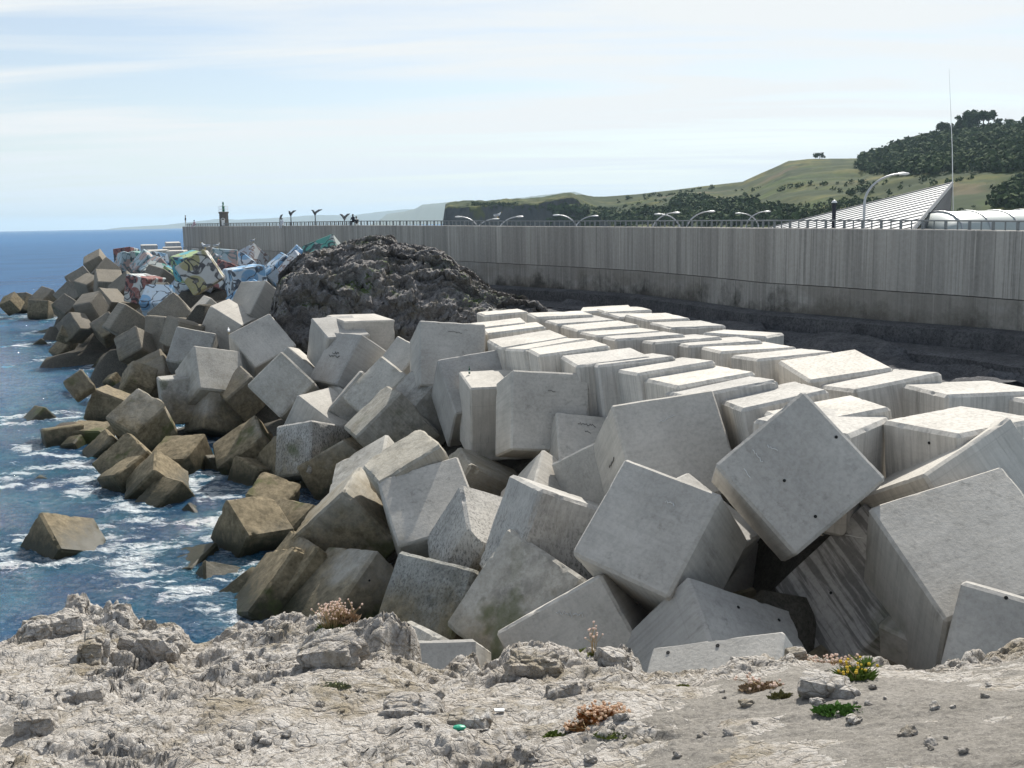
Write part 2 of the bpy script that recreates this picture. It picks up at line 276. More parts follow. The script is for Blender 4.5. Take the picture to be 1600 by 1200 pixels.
# ------------------------------------------------------------------ sea
BL = [
('N1','c0',2.70,3.557,24.667,5.646,0.4310,-0.8336,0.3405,-0.0578,'big clean grey cube leaning forward with a dark underside, bottom centre-right','tumbled cubes of the slope'),
('N2','c0',2.70,6.685,24.650,7.256,0.5265,-0.7262,0.3971,0.1943,'big clean cube balanced on its corner, diamond-shaped face with three bolt holes','tumbled cubes of the slope'),
('N3','c0',3.25,10.146,22.780,5.251,0.2775,-0.9507,-0.0843,-0.1101,'large rough-faced cube tilted sideways at the right edge, pale left side','tumbled cubes of the slope'),
('N4','c0',3.00,11.095,25.254,6.246,0.9416,-0.1794,-0.2304,0.1680,'cube behind the rough-faced one, thin sunlit top sloping up to the right','tumbled cubes of the slope'),
('N5','stain',3.25,9.269,25.311,3.611,0.2053,-0.8881,-0.0126,-0.4110,'grey cube with black diagonal run-off stains under the diamond-shaped one','tumbled cubes of the slope'),
('N6','c0',3.00,10.175,20.056,4.314,0.5922,-0.7650,0.2415,-0.0756,'smooth blue-grey cube at the lower right corner above the rock','tumbled cubes of the slope'),
('N7','c0',3.25,4.447,22.397,2.939,0.2445,-0.9207,-0.1479,0.2658,'cube with a bright sunlit right face and two bolt holes above the foreground rock','tumbled cubes of the slope'),
('N8','c0',2.70,3.916,17.776,4.106,0.2169,-0.9237,0.2227,-0.2238,'low flat-lying cube with two bolt holes, nearest the foreground rock','tumbled cubes of the slope'),
('N9','c0',3.00,1.882,24.816,3.026,0.0972,0.2736,0.5764,-0.7639,'grey cube with white chalk scribble and a sunlit right edge','tumbled cubes of the slope'),
('N10','weath',3.25,0.756,28.513,2.345,0.4495,-0.7785,0.4253,-0.1046,'weathered cube leaning right with lichen along its lower edge','tumbled cubes of the slope'),
('N11','moss',3.00,-2.146,31.164,1.417,0.4747,-0.8255,0.2704,-0.1420,'dark blotched cube with a green moss patch near the foreground rock','tumbled cubes of the slope'),
('N12','weath',3.25,-5.638,35.456,0.017,0.2723,-0.8653,0.3612,-0.2160,'pale weathered cube with a single bolt hole on its shaded side, behind the left plant','tumbled cubes of the slope'),
('N13','half',3.00,-7.661,37.552,0.063,0.4550,-0.2061,-0.3440,0.7951,'thin visible sliver of a tilted block between two weathered cubes','tumbled cubes of the slope'),
('N14','tan',3.00,-8.350,37.047,-0.262,0.2407,-0.8490,0.3718,-0.2883,'long orange-brown wet cube sloping down to the water by the rock','tumbled cubes of the slope'),
('N15','tan',2.30,-9.670,37.886,-0.874,0.3217,0.1769,0.2561,-0.8942,'second ochre wet concrete cube from the left, front slope','tumbled cubes of the slope'),
('N16','tip',2.00,-11.737,40.004,-0.996,0.2574,-0.9180,-0.1828,0.2400,'second mostly sunken concrete cube from the left, front slope','tumbled cubes of the slope'),
('N17','tip',2.40,-13.555,42.090,-1.129,0.1096,-0.1116,-0.0717,0.9851,'leftmost mostly sunken concrete cube, front slope','tumbled cubes of the slope'),
('N18','tan',2.30,-11.165,43.431,0.580,0.2509,-0.8894,-0.3535,0.1452,'large ochre cube with a broken wet lip standing at the water','tumbled cubes of the slope'),
('N19','half',2.70,-9.820,45.144,-0.390,0.2422,-0.8949,0.3537,-0.1240,'leftmost brown stained concrete cube, front slope','tumbled cubes of the slope'),
('N20','half',3.00,-6.218,39.289,1.928,0.6851,-0.6081,0.2910,0.2760,'rightmost brown stained concrete cube, front slope','tumbled cubes of the slope'),
('N21','weath',3.25,-7.117,51.360,-2.365,0.2743,0.1593,0.5654,-0.7614,'second blotched weathered concrete cube from the left, front slope','tumbled cubes of the slope'),
('N21b','tan',2.00,-9.178,50.595,-1.869,0.4504,0.0553,0.6684,-0.5893,'fourth ochre wet concrete cube from the left, front slope','tumbled cubes of the slope'),
('N22','c0',3.00,-2.928,36.767,2.810,0.3362,-0.9285,-0.1416,-0.0690,'clean tilted grey cube above the seaweed-streaked ones','tumbled cubes of the slope'),
('N23','weed',2.70,-1.060,33.742,2.783,0.2173,-0.9406,-0.1302,0.2258,'cube with a bright broken corner and seaweed-speckled left face','tumbled cubes of the slope'),
('N24','weed',3.00,1.133,30.211,4.046,0.0849,-0.5885,-0.7836,0.1800,'blue-streaked cube with a sunlit top edge and cracked right face','tumbled cubes of the slope'),
('N25','c0',3.00,3.636,35.218,4.460,0.5488,-0.6470,0.2031,-0.4888,'grey cube wedged below the left side of the tall leaning cube','tumbled cubes of the slope'),
('N26','c0',3.25,4.631,31.748,5.970,0.4712,-0.8748,-0.1125,0.0061,'tall clean cube leaning right, centre of the picture, sharp upper right corner','tumbled cubes of the slope'),
('N27','c0',2.70,2.674,38.316,4.480,0.3437,-0.9341,-0.0385,0.0887,'pale sunlit cube face with pencil writing, left of the tall leaning cube','tumbled cubes of the slope'),
('N28','c0',2.70,1.102,36.298,3.226,0.1772,-0.4234,-0.1396,0.8774,'fifth clean grey concrete cube from the left, middle slope','tumbled cubes of the slope'),
('N29','c0',3.00,1.107,40.251,6.016,0.5839,-0.8044,-0.0508,0.0967,'upright square cube with a shaded blue-grey face beside the bottle block','tumbled cubes of the slope'),
('N30','c0',3.25,-0.484,45.481,5.178,0.0316,-0.6342,-0.7721,-0.0250,'narrow upright block with a green bottle standing on its top','tumbled cubes of the slope'),
('N31','c0',3.00,-1.798,48.254,5.424,0.4066,-0.8977,-0.1691,0.0163,'tall block leaning left behind the bottle block','tumbled cubes of the slope'),
('N32','c0',3.25,-3.207,51.974,6.593,0.5387,-0.8336,-0.0689,0.1006,'tall upright cube standing highest left of the level blocks','tumbled cubes of the slope'),
('N33','c0',2.70,-5.697,58.491,5.176,0.4076,-0.7784,0.4581,-0.1343,'ninth clean grey concrete cube from the left, upper slope','tumbled cubes of the slope'),
('N34','c0',3.25,-9.013,60.447,5.113,0.4070,-0.8028,0.3820,-0.2097,'blue-grey tilted cube with small dark writing on its face','tumbled cubes of the slope'),
('N35','c0',2.70,-10.364,62.806,6.304,0.1817,-0.9435,-0.2724,0.0513,'pale cube with a sunlit top next to the dark crag','tumbled cubes of the slope'),
('N36','c0',3.25,-9.263,64.217,6.280,0.6991,-0.6689,-0.1622,0.1937,'eighth clean grey concrete cube from the left, upper slope','tumbled cubes of the slope'),
('N38','c0',3.25,-16.972,71.682,4.891,0.3272,-0.8412,0.3547,0.2441,'clean cube with a two-tone face just below the dark crag','tumbled cubes of the slope'),
('N39','weath',2.70,-12.752,58.793,4.378,0.5156,-0.7707,0.3077,0.2134,'diamond-shaped cube with a dark blotched lower half','tumbled cubes of the slope'),
('N40','c0',3.00,-13.248,63.877,4.074,0.6050,-0.7098,0.2814,0.2259,'fifth clean grey concrete cube from the left, upper slope','tumbled cubes of the slope'),
('N41','weath',3.25,-19.826,68.725,3.457,0.3980,-0.8520,-0.2459,0.2349,'second blotched weathered concrete cube from the left, upper slope','tumbled cubes of the slope'),
('N42','weath',3.00,-24.022,79.308,3.884,0.4556,-0.8838,0.0377,0.0993,'leftmost blotched weathered concrete cube, upper slope','tumbled cubes of the slope'),
('N43','c0',3.00,-22.465,83.684,5.597,0.7418,-0.6088,0.2585,0.1107,'second clean grey concrete cube from the left, upper slope','tumbled cubes of the slope'),
('N44','c0',3.25,-25.936,90.351,5.365,0.5733,-0.6903,0.1235,0.4238,'leftmost clean grey concrete cube, upper slope','tumbled cubes of the slope'),
('N45','dark',3.00,-28.770,90.837,5.597,0.4675,-0.7776,0.3939,0.1470,'only dark brown concrete cube, upper slope','tumbled cubes of the slope'),
('N46','c0',3.25,-20.600,86.379,6.842,0.4092,-0.8524,0.2803,-0.1654,'third clean grey concrete cube from the left, upper slope','tumbled cubes of the slope'),
('L1','tan',2.00,-27.756,77.616,2.280,0.3335,-0.8813,-0.1437,0.3025,'only ochre wet concrete cube, left shore upper band','cubes along the left shore'),
('L2','weath',3.00,-21.574,68.583,2.388,0.6789,-0.7067,-0.1555,0.1245,'only blotched weathered concrete cube, left shore upper band','cubes along the left shore'),
('L3','weath',2.70,-19.365,67.776,1.349,0.5063,-0.7766,-0.1476,0.3445,'rounded-shoulder cube with a pale blue left side','cubes along the left shore'),
('L4','dark',2.30,-17.533,67.954,2.706,0.3423,-0.8090,0.4742,-0.0592,'rightmost dark brown concrete cube, left shore upper band','cubes along the left shore'),
('L5','half',2.70,-22.350,62.939,1.762,0.3395,-0.8945,0.2819,0.0724,'large speckled cube tilted over a green underside above the waterline','cubes along the left shore'),
('L6','dark',2.30,-28.089,72.609,1.198,0.6885,-0.6983,0.1490,0.1268,'leftmost dark brown concrete cube, left shore upper band','cubes along the left shore'),
('L7','tan',2.65,-20.809,56.507,0.390,0.3750,-0.8221,0.4282,-0.0108,'fourth ochre wet concrete cube from the left, left shore lower band','cubes along the left shore'),
('L8','tip',2.00,-24.579,62.748,-0.069,0.3406,-0.8017,0.4824,-0.0929,'fifth mostly sunken concrete cube from the left, left shore lower band','cubes along the left shore'),
('L9','tan',2.00,-20.282,54.348,0.291,0.3278,-0.1663,-0.1549,0.9170,'third ochre wet concrete cube from the left, left shore lower band','cubes along the left shore'),
('L10','tan',2.30,-18.393,53.142,0.378,0.0985,-0.8944,-0.1853,0.3949,'tan cube with a sharp ridge and dark wet base at the waterline','cubes along the left shore'),
('L11','tan',2.65,-18.695,58.262,0.180,0.1883,-0.9719,0.1246,-0.0670,'seventh ochre wet concrete cube from the left, left shore lower band','cubes along the left shore'),
('L12','tan',2.00,-16.783,58.768,-0.635,0.6494,-0.6377,0.4135,0.0242,'eighth ochre wet concrete cube from the left, left shore lower band','cubes along the left shore'),
('L13','tan',2.30,-13.839,55.305,-0.212,0.5789,-0.7283,0.3373,-0.1439,'ninth ochre wet concrete cube from the left, left shore lower band','cubes along the left shore'),
('L14','tan',2.00,-11.335,47.875,0.636,0.2007,-0.9642,0.0844,0.1511,'rightmost ochre wet concrete cube, left shore lower band','cubes along the left shore'),
('L15','tan',2.00,-17.307,51.455,-0.206,0.4405,-0.6944,0.0183,0.5687,'sixth ochre wet concrete cube from the left, left shore lower band','cubes along the left shore'),
('L16','tip',1.10,-15.601,49.546,-0.476,0.6221,-0.5275,-0.0143,0.5784,'rightmost mostly sunken concrete cube, left shore lower band','cubes along the left shore'),
('L17','tan',2.65,-25.758,57.539,-1.472,0.6396,-0.7482,-0.0081,0.1764,'flat slab almost under water left of the shore','cubes along the left shore'),
('L18','tan',2.65,-19.463,43.925,-0.448,0.1498,-0.8773,-0.3776,0.2555,'ochre cube standing alone in the water at the left','cubes along the left shore'),
('L19','tip',2.00,-34.304,75.516,-0.481,0.4770,-0.7200,0.0316,0.5030,'leftmost mostly sunken concrete cube, left shore lower band','cubes along the left shore'),
('L20','tip',2.40,-28.731,66.337,-0.108,0.2014,-0.1446,0.6379,-0.7291,'second mostly sunken concrete cube from the left, left shore lower band','cubes along the left shore'),
('L21','tip',2.40,-27.279,66.862,-0.160,0.7421,-0.6699,0.0209,0.0012,'fourth mostly sunken concrete cube from the left, left shore lower band','cubes along the left shore'),
('L22','tip',1.10,-27.438,64.781,0.069,0.2136,-0.7691,-0.0577,0.5996,'third mostly sunken concrete cube from the left, left shore lower band','cubes along the left shore'),
('L24','tip',1.50,-29.130,70.405,3.074,0.3053,-0.1980,0.9231,-0.1241,'only mostly sunken concrete cube, left shore upper band','cubes along the left shore'),
('F1','dark',3.00,-39.801,104.116,-1.000,0.3179,-0.9309,0.1704,0.0584,'ninth dark brown concrete cube from the left, seaward heap above the white surf','cubes of the distant seaward heap'),
('F2','tip',2.00,-45.189,111.357,0.360,0.9711,-0.1660,0.0181,0.1705,'fifth mostly sunken concrete cube from the left, seaward heap above the white surf','cubes of the distant seaward heap'),
('F3','dark',2.30,-30.706,85.999,3.831,0.2849,-0.7652,-0.3839,0.4311,'twelfth dark brown concrete cube from the left, seaward heap above the white surf','cubes of the distant seaward heap'),
('F4','dark',2.30,-46.911,110.969,0.734,0.5159,-0.6486,-0.0260,0.5590,'fourth dark brown concrete cube from the left, seaward heap above the white surf','cubes of the distant seaward heap'),
('F5','tip',1.50,-56.165,125.355,-0.358,0.4045,-0.8160,0.1722,0.3753,'second mostly sunken concrete cube from the left, seaward heap above the white surf','cubes of the distant seaward heap'),
('F6','dark',2.30,-44.056,106.650,3.666,0.3060,-0.7561,-0.4962,0.2974,'fifth dark brown concrete cube from the left, seaward heap above the white surf','cubes of the distant seaward heap'),
('F7','tip',2.00,-62.113,140.410,-0.952,0.1611,-0.7599,-0.1832,0.6026,'third mostly sunken concrete cube from the left, seaward heap above the white surf','cubes of the distant seaward heap'),
('F8','dark',2.30,-43.500,109.736,5.509,0.5943,0.0885,-0.7583,-0.2529,'sixth dark brown concrete cube from the left, seaward heap above the white surf','cubes of the distant seaward heap'),
('F9','dark',2.30,-41.036,107.169,3.317,0.3615,0.1075,0.4334,-0.8185,'seventh dark brown concrete cube from the left, seaward heap above the white surf','cubes of the distant seaward heap'),
('F10','tip',1.50,-44.858,106.240,3.071,0.8963,-0.3394,0.1319,0.2532,'fourth mostly sunken concrete cube from the left, seaward heap above the white surf','cubes of the distant seaward heap'),
('F11','dark',2.65,-43.690,115.042,5.336,0.2465,-0.8177,-0.4726,0.2173,'eighth dark brown concrete cube from the left, seaward heap above the white surf','cubes of the distant seaward heap'),
('F12','dark',2.30,-52.119,131.088,6.498,0.8314,-0.4994,0.2046,-0.1326,'fourth dark brown concrete cube from the left, distant heap at the left','cubes of the distant seaward heap'),
('F13','dark',3.00,-59.791,144.525,4.291,0.3269,0.2403,0.4545,-0.7930,'second dark brown concrete cube from the left, distant heap at the left','cubes of the distant seaward heap'),
('F14','dark',3.00,-58.921,146.050,6.081,0.3876,-0.8246,0.3447,0.2260,'third dark brown concrete cube from the left, distant heap at the left','cubes of the distant seaward heap'),
('F15','dark',2.65,-58.913,151.730,8.653,0.5994,0.0148,-0.3056,0.7397,'fifth dark brown concrete cube from the left, distant heap at the left','cubes of the distant seaward heap'),
('F16','dark',2.65,-57.174,150.092,7.433,0.3360,-0.8485,-0.0205,0.4083,'sixth dark brown concrete cube from the left, distant heap at the left','cubes of the distant seaward heap'),
('F17','dark',3.00,-48.901,128.948,6.647,0.2441,-0.9385,-0.2208,0.1044,'seventh dark brown concrete cube from the left, distant heap at the left','cubes of the distant seaward heap'),
('F18','dark',3.00,-43.014,119.066,6.339,0.0641,0.3078,0.3104,-0.8971,'rightmost dark brown concrete cube, distant heap at the left','cubes of the distant seaward heap'),
('F19','dark',2.30,-55.892,132.862,3.725,0.3876,-0.8751,0.1955,0.2139,'third dark brown concrete cube from the left, seaward heap above the white surf','cubes of the distant seaward heap'),
('F20','dark',3.00,-73.180,166.664,2.511,0.3513,-0.8886,0.2947,-0.0118,'leftmost dark brown concrete cube, distant heap at the left','cubes of the distant seaward heap'),
('F21','dark',3.00,-72.240,162.471,1.288,0.6295,-0.7742,-0.0086,0.0653,'second dark brown concrete cube from the left, seaward heap above the white surf','cubes of the distant seaward heap'),
('F22','dark',3.00,-80.266,174.581,1.487,0.4633,-0.6691,-0.2963,0.4999,'leftmost dark brown concrete cube, seaward heap above the white surf','cubes of the distant seaward heap'),
('F23','tip',2.40,-78.393,166.198,2.135,0.7369,-0.4083,0.2542,0.4750,'leftmost mostly sunken concrete cube, seaward heap above the white surf','cubes of the distant seaward heap'),
('F25','dark',3.00,-38.591,110.783,2.754,0.2652,0.2806,0.3119,-0.8681,'thirteenth dark brown concrete cube from the left, seaward heap above the white surf','cubes of the distant seaward heap'),
('F26','dark',3.00,-28.608,88.159,4.645,0.6190,-0.7052,0.2632,-0.2241,'sixteenth dark brown concrete cube from the left, seaward heap above the white surf','cubes of the distant seaward heap'),
('F27','dark',2.30,-25.748,82.386,5.219,0.5585,-0.7182,0.3662,-0.1954,'rightmost dark brown concrete cube, seaward heap above the white surf','cubes of the distant seaward heap'),
('F28','dark',2.65,-37.103,103.223,2.717,0.2481,-0.9638,-0.0974,0.0039,'eleventh dark brown concrete cube from the left, seaward heap above the white surf','cubes of the distant seaward heap'),
('F29','dark',2.30,-56.347,153.885,4.495,0.7451,-0.4169,-0.2100,0.4764,'eighth dark brown concrete cube from the left, distant heap at the left','cubes of the distant seaward heap'),
('F30','dark',2.65,-33.634,92.254,5.274,0.4778,0.1193,0.7009,-0.5160,'tenth dark brown concrete cube from the left, seaward heap above the white surf','cubes of the distant seaward heap'),
('F31','dark',3.00,-28.448,83.368,1.543,0.1104,0.1934,0.3058,-0.9257,'fourteenth dark brown concrete cube from the left, seaward heap above the white surf','cubes of the distant seaward heap'),
('F32','dark',3.00,-27.267,80.083,1.451,0.1031,0.1915,0.2413,-0.9458,'fifteenth dark brown concrete cube from the left, seaward heap above the white surf','cubes of the distant seaward heap'),
('F33','tip',1.10,-33.368,87.474,0.850,0.2718,-0.8039,-0.0213,0.5285,'rightmost mostly sunken concrete cube, seaward heap above the white surf','cubes of the distant seaward heap'),
('G1','c0',3.00,-10.187,55.870,2.652,0.2281,-0.8154,-0.5127,0.1419,'leftmost clean grey concrete cube, middle slope','tumbled cubes of the slope'),
('G2','weath',3.00,-9.284,58.176,2.616,0.4132,-0.7260,0.4837,-0.2612,'leftmost blotched weathered concrete cube, middle slope','tumbled cubes of the slope'),
('G3','weath',2.70,-8.037,56.203,3.827,0.3522,0.2087,0.6334,-0.6566,'fourth blotched weathered concrete cube from the left, upper slope','tumbled cubes of the slope'),
('G4','weath',3.00,-6.266,53.595,4.371,0.3813,-0.7832,0.4836,-0.0858,'rightmost blotched weathered concrete cube, upper slope','tumbled cubes of the slope'),
('G5','weath',2.70,-4.459,51.025,4.289,0.2208,0.3518,0.1431,-0.8983,'rightmost blotched weathered concrete cube, middle slope','tumbled cubes of the slope'),
('G6','half',3.00,-5.871,50.282,3.551,0.2822,-0.7691,0.5350,-0.2065,'fifth brown stained concrete cube from the left, middle slope','tumbled cubes of the slope'),
('G8','weed',2.70,-10.310,53.130,1.976,0.0566,0.3171,0.9311,-0.1710,'dark seaweed-stained upright cube corner with a pale blue patch','tumbled cubes of the slope'),
('G9','half',3.25,-8.433,52.428,0.890,0.1358,0.2151,0.6422,-0.7231,'fourth brown stained concrete cube from the left, middle slope','tumbled cubes of the slope'),
('G10','weath',2.70,-5.607,42.087,2.804,0.0319,-0.2721,-0.1407,0.9514,'second blotched weathered concrete cube from the left, middle slope','tumbled cubes of the slope'),
('G11','half',2.70,-3.652,38.351,3.905,0.2039,-0.8021,0.5507,-0.1090,'long sunlit smooth cube top sloping down to the left','tumbled cubes of the slope'),
('G13','half',3.00,-12.262,56.015,-0.024,0.0490,-0.4299,-0.3844,0.8155,'second brown stained concrete cube from the left, middle slope','tumbled cubes of the slope'),
('G14','half',3.00,-14.697,58.106,0.557,0.1189,0.2606,0.1859,-0.9399,'green-brown algae covered cube in a hollow','tumbled cubes of the slope'),
('G15','half',3.00,-1.551,42.601,2.172,0.0786,0.4967,0.1055,-0.8579,'rightmost brown stained concrete cube, middle slope','tumbled cubes of the slope'),
('N50','c0',3.00,-2.294,23.756,1.978,0.5136,-0.8566,0.0260,-0.0430,'leftmost clean grey concrete cube, front slope','tumbled cubes of the slope'),
('N51','weath',3.00,-1.869,25.388,1.307,0.3305,-0.7580,0.4523,-0.3342,'third blotched weathered concrete cube from the left, front slope','tumbled cubes of the slope'),
('N52','c0',2.70,4.551,27.758,4.587,0.0681,-0.9222,0.2633,0.2748,'fourth clean grey concrete cube from the left, front slope','tumbled cubes of the slope'),
('N53','c0',3.25,6.201,31.847,1.625,0.3136,-0.8470,0.0509,0.4262,'fifth clean grey concrete cube from the left, front slope','tumbled cubes of the slope'),
('N54','tip',1.50,6.125,28.486,2.114,0.1748,-0.0303,0.4628,-0.8685,'rightmost mostly sunken concrete cube, front slope','tumbled cubes of the slope'),
('N55','tan',2.30,8.039,23.545,1.927,0.1876,-0.9717,0.1270,-0.0674,'rightmost ochre wet concrete cube, front slope','tumbled cubes of the slope'),
('N56','c0',3.00,10.656,23.507,3.204,0.7875,-0.4600,0.2855,-0.2946,'ninth clean grey concrete cube from the left, front slope','tumbled cubes of the slope'),
('N57','half',3.00,-9.767,53.045,-1.486,0.1555,-0.9843,0.0717,-0.0425,'third brown stained concrete cube from the left, middle slope','tumbled cubes of the slope'),
('P1a','T',3.00,3.781,41.157,6.718,0.0252,0.6483,0.7603,0.0310,'third pale level-topped concrete cube from the left, third row of level blocks below the seawall','level blocks below the seawall'),
('P1b','T',3.00,4.606,40.401,6.679,0.0576,0.6564,0.7522,0.0029,'leftmost pale level-topped concrete cube, second row of level blocks below the seawall','level blocks below the seawall'),
('P2','T',3.00,5.685,38.328,6.713,0.0644,0.6203,0.7815,0.0173,'second pale level-topped concrete cube from the left, second row of level blocks below the seawall','level blocks below the seawall'),
('P3','T',3.00,6.520,36.164,6.649,0.0452,0.5823,0.8112,0.0292,'third pale level-topped concrete cube from the left, second row of level blocks below the seawall','level blocks below the seawall'),
('P4','T',3.00,6.956,33.707,6.644,0.0889,0.6763,0.7310,0.0205,'leftmost pale level-topped concrete cube, nearest row of level blocks below the seawall','level blocks below the seawall'),
('P5','T',2.70,8.109,31.731,6.824,0.0802,0.6679,0.7382,0.0505,'second pale level-topped concrete cube from the left, nearest row of level blocks below the seawall','level blocks below the seawall'),
('P6','t',3.00,11.451,36.856,6.871,0.0013,0.6658,0.7422,0.0760,'only pale tilted-top concrete cube, second row of level blocks below the seawall','level blocks below the seawall'),
('P7','T',3.00,12.191,34.138,6.705,0.0876,0.6553,0.7499,0.0241,'rightmost pale level-topped concrete cube, second row of level blocks below the seawall','level blocks below the seawall'),
('P8','T',3.00,13.897,31.632,6.769,0.0178,0.6732,0.7391,-0.0115,'sixth pale level-topped concrete cube from the left, nearest row of level blocks below the seawall','level blocks below the seawall'),
('P9','T',3.00,16.019,30.280,6.700,0.0004,-0.5824,-0.8129,-0.0035,'rightmost pale level-topped concrete cube, nearest row of level blocks below the seawall','level blocks below the seawall'),
('P10','T',2.70,11.482,26.366,6.979,0.0365,0.5630,0.8255,0.0166,'fifth pale level-topped concrete cube from the left, nearest row of level blocks below the seawall','level blocks below the seawall'),
('P11','T',2.70,8.901,28.914,6.842,0.0652,0.6781,0.7308,0.0433,'fourth pale level-topped concrete cube from the left, nearest row of level blocks below the seawall','level blocks below the seawall'),
('P12','T',2.70,8.195,27.552,6.850,0.0129,-0.3557,-0.9344,-0.0151,'third pale level-topped concrete cube from the left, nearest row of level blocks below the seawall','level blocks below the seawall'),
('P13','T',3.00,10.408,39.987,6.830,0.0483,0.6595,0.7502,-0.0029,'fourth pale level-topped concrete cube from the left, second row of level blocks below the seawall','level blocks below the seawall'),
('P14','T',3.25,9.719,43.567,6.568,0.0197,0.6496,0.7600,-0.0069,'rightmost pale level-topped concrete cube, third row of level blocks below the seawall','level blocks below the seawall'),
('P15','T',3.25,8.945,45.747,6.565,0.0338,0.6708,0.7408,-0.0042,'fifth pale level-topped concrete cube from the left, third row of level blocks below the seawall','level blocks below the seawall'),
('P16','T',3.25,7.428,47.240,6.563,0.0340,0.6258,0.7792,-0.0053,'fourth pale level-topped concrete cube from the left, third row of level blocks below the seawall','level blocks below the seawall'),
('P17','T',3.00,10.757,48.801,6.696,0.0173,-0.2552,-0.9665,0.0215,'rightmost pale level-topped concrete cube, fourth row of level blocks below the seawall','level blocks below the seawall'),
('P18','T',3.00,9.043,54.144,6.632,0.0023,-0.6130,-0.7901,0.0031,'sixth pale level-topped concrete cube from the left, fourth row of level blocks below the seawall','level blocks below the seawall'),
('P19','T',2.70,8.075,58.451,6.811,0.0206,-0.5639,-0.8256,-0.0086,'rightmost pale level-topped concrete cube, farthest row of level blocks below the seawall','level blocks below the seawall'),
('P20','T',2.70,6.912,60.755,6.784,0.0184,-0.5876,-0.8090,-0.0054,'seventh pale level-topped concrete cube from the left, farthest row of level blocks below the seawall','level blocks below the seawall'),
('P21','T',3.00,5.793,64.039,6.698,0.0137,0.7443,0.6675,0.0157,'fifth pale level-topped concrete cube from the left, farthest row of level blocks below the seawall','level blocks below the seawall'),
('P22','T',2.70,6.696,62.252,6.915,0.0104,0.6407,0.7677,0.0084,'sixth pale level-topped concrete cube from the left, farthest row of level blocks below the seawall','level blocks below the seawall'),
('P23','T',3.25,2.767,58.960,6.726,0.0086,0.6592,0.7519,-0.0009,'third pale level-topped concrete cube from the left, farthest row of level blocks below the seawall','level blocks below the seawall'),
('P24','T',3.25,3.610,56.778,6.594,0.0120,0.6149,0.7885,0.0085,'fourth pale level-topped concrete cube from the left, farthest row of level blocks below the seawall','level blocks below the seawall'),
('P25','T',3.25,4.569,53.704,6.570,0.0205,0.6239,0.7811,0.0117,'third pale level-topped concrete cube from the left, fourth row of level blocks below the seawall','level blocks below the seawall'),
('P26','T',3.25,5.250,51.010,6.522,0.0237,0.6244,0.7808,-0.0011,'fourth pale level-topped concrete cube from the left, fourth row of level blocks below the seawall','level blocks below the seawall'),
('P27','T',3.25,6.060,48.448,6.585,0.0336,0.6547,0.7551,-0.0061,'fifth pale level-topped concrete cube from the left, fourth row of level blocks below the seawall','level blocks below the seawall'),
('P28','T',3.00,1.683,46.709,6.617,0.0724,0.5847,0.8078,0.0180,'leftmost pale level-topped concrete cube, third row of level blocks below the seawall','level blocks below the seawall'),
('P29','T',3.25,0.907,49.506,6.437,0.0315,0.6231,0.7800,0.0480,'second pale level-topped concrete cube from the left, fourth row of level blocks below the seawall','level blocks below the seawall'),
('P30','T',3.00,2.508,43.891,6.775,0.0451,0.6551,0.7537,0.0275,'second pale level-topped concrete cube from the left, third row of level blocks below the seawall','level blocks below the seawall'),
('P31','T',3.00,0.244,53.410,6.696,0.0381,0.6681,0.7425,0.0293,'leftmost pale level-topped concrete cube, fourth row of level blocks below the seawall','level blocks below the seawall'),
('P32','T',3.00,-0.630,55.934,6.696,0.0312,0.6741,0.7374,0.0306,'leftmost pale level-topped concrete cube, farthest row of level blocks below the seawall','level blocks below the seawall'),
('P33','t',2.70,-1.979,71.226,6.051,0.1918,-0.8227,0.5329,-0.0497,'only pale tilted-top concrete cube, farthest row of level blocks below the seawall','level blocks below the seawall'),
('P34','T',2.70,-0.452,63.558,6.783,0.0193,0.6295,0.7766,0.0146,'second pale level-topped concrete cube from the left, farthest row of level blocks below the seawall','level blocks below the seawall'),
('K1','paint',3.25,-51.251,150.264,8.078,0.1657,0.3702,0.2218,-0.8868,'fifth painted concrete cube from the left, far pile by the pier end','painted and pale cubes of the far pile'),
('K2','paint',3.00,-61.535,171.146,8.790,0.7384,-0.0065,0.6644,-0.1152,'leftmost painted concrete cube, far pile by the pier end','painted and pale cubes of the far pile'),
('K3','T',3.25,-73.635,217.707,8.517,0.0194,-0.5689,-0.8221,-0.0115,'leftmost pale level-topped concrete cube, far pile by the pier end','painted and pale cubes of the far pile'),
('K4','T',3.25,-78.514,248.718,8.520,0.0282,-0.5464,-0.8368,-0.0204,'fourth pale level-topped concrete cube from the left, far pile by the pier end','painted and pale cubes of the far pile'),
('K5','T',3.25,-60.122,189.858,8.480,0.0115,-0.5850,-0.8109,-0.0057,'third pale level-topped concrete cube from the left, far pile by the pier end','painted and pale cubes of the far pile'),
('K6','paint',2.70,-43.652,137.480,6.878,0.2551,-0.7701,-0.5564,0.1798,'tenth painted concrete cube from the left, far pile by the pier end','painted and pale cubes of the far pile'),
('K7','paint',2.70,-24.872,85.393,9.898,0.6759,-0.6820,-0.2480,-0.1283,'tilted cube painted yellow and dark red with black zigzags','painted and pale cubes of the far pile'),
('K8','paint',3.00,-39.534,114.635,6.942,0.6876,-0.6878,0.2136,-0.0924,'fourth painted concrete cube from the left, far pile by the pier end','painted and pale cubes of the far pile'),
('K9','paint',2.70,-34.059,102.565,6.256,0.3436,-0.9386,0.0272,0.0148,'sky blue painted cube with black step pattern','painted and pale cubes of the far pile'),
('K10','paint',2.70,-34.273,110.635,6.578,0.3875,-0.8640,-0.0486,0.3177,'blue painted cube with black wavy lines','painted and pale cubes of the far pile'),
('K11','c0',3.25,-31.038,112.752,8.219,0.9092,-0.3825,0.0261,0.1626,'square cube with a faded pale blue marbled face','painted and pale cubes of the far pile'),
('K12','paint',2.70,-31.855,108.663,8.752,0.6381,-0.5562,-0.1798,0.5012,'leftmost painted concrete cube, far pile in front of the long wall','painted and pale cubes of the far pile'),
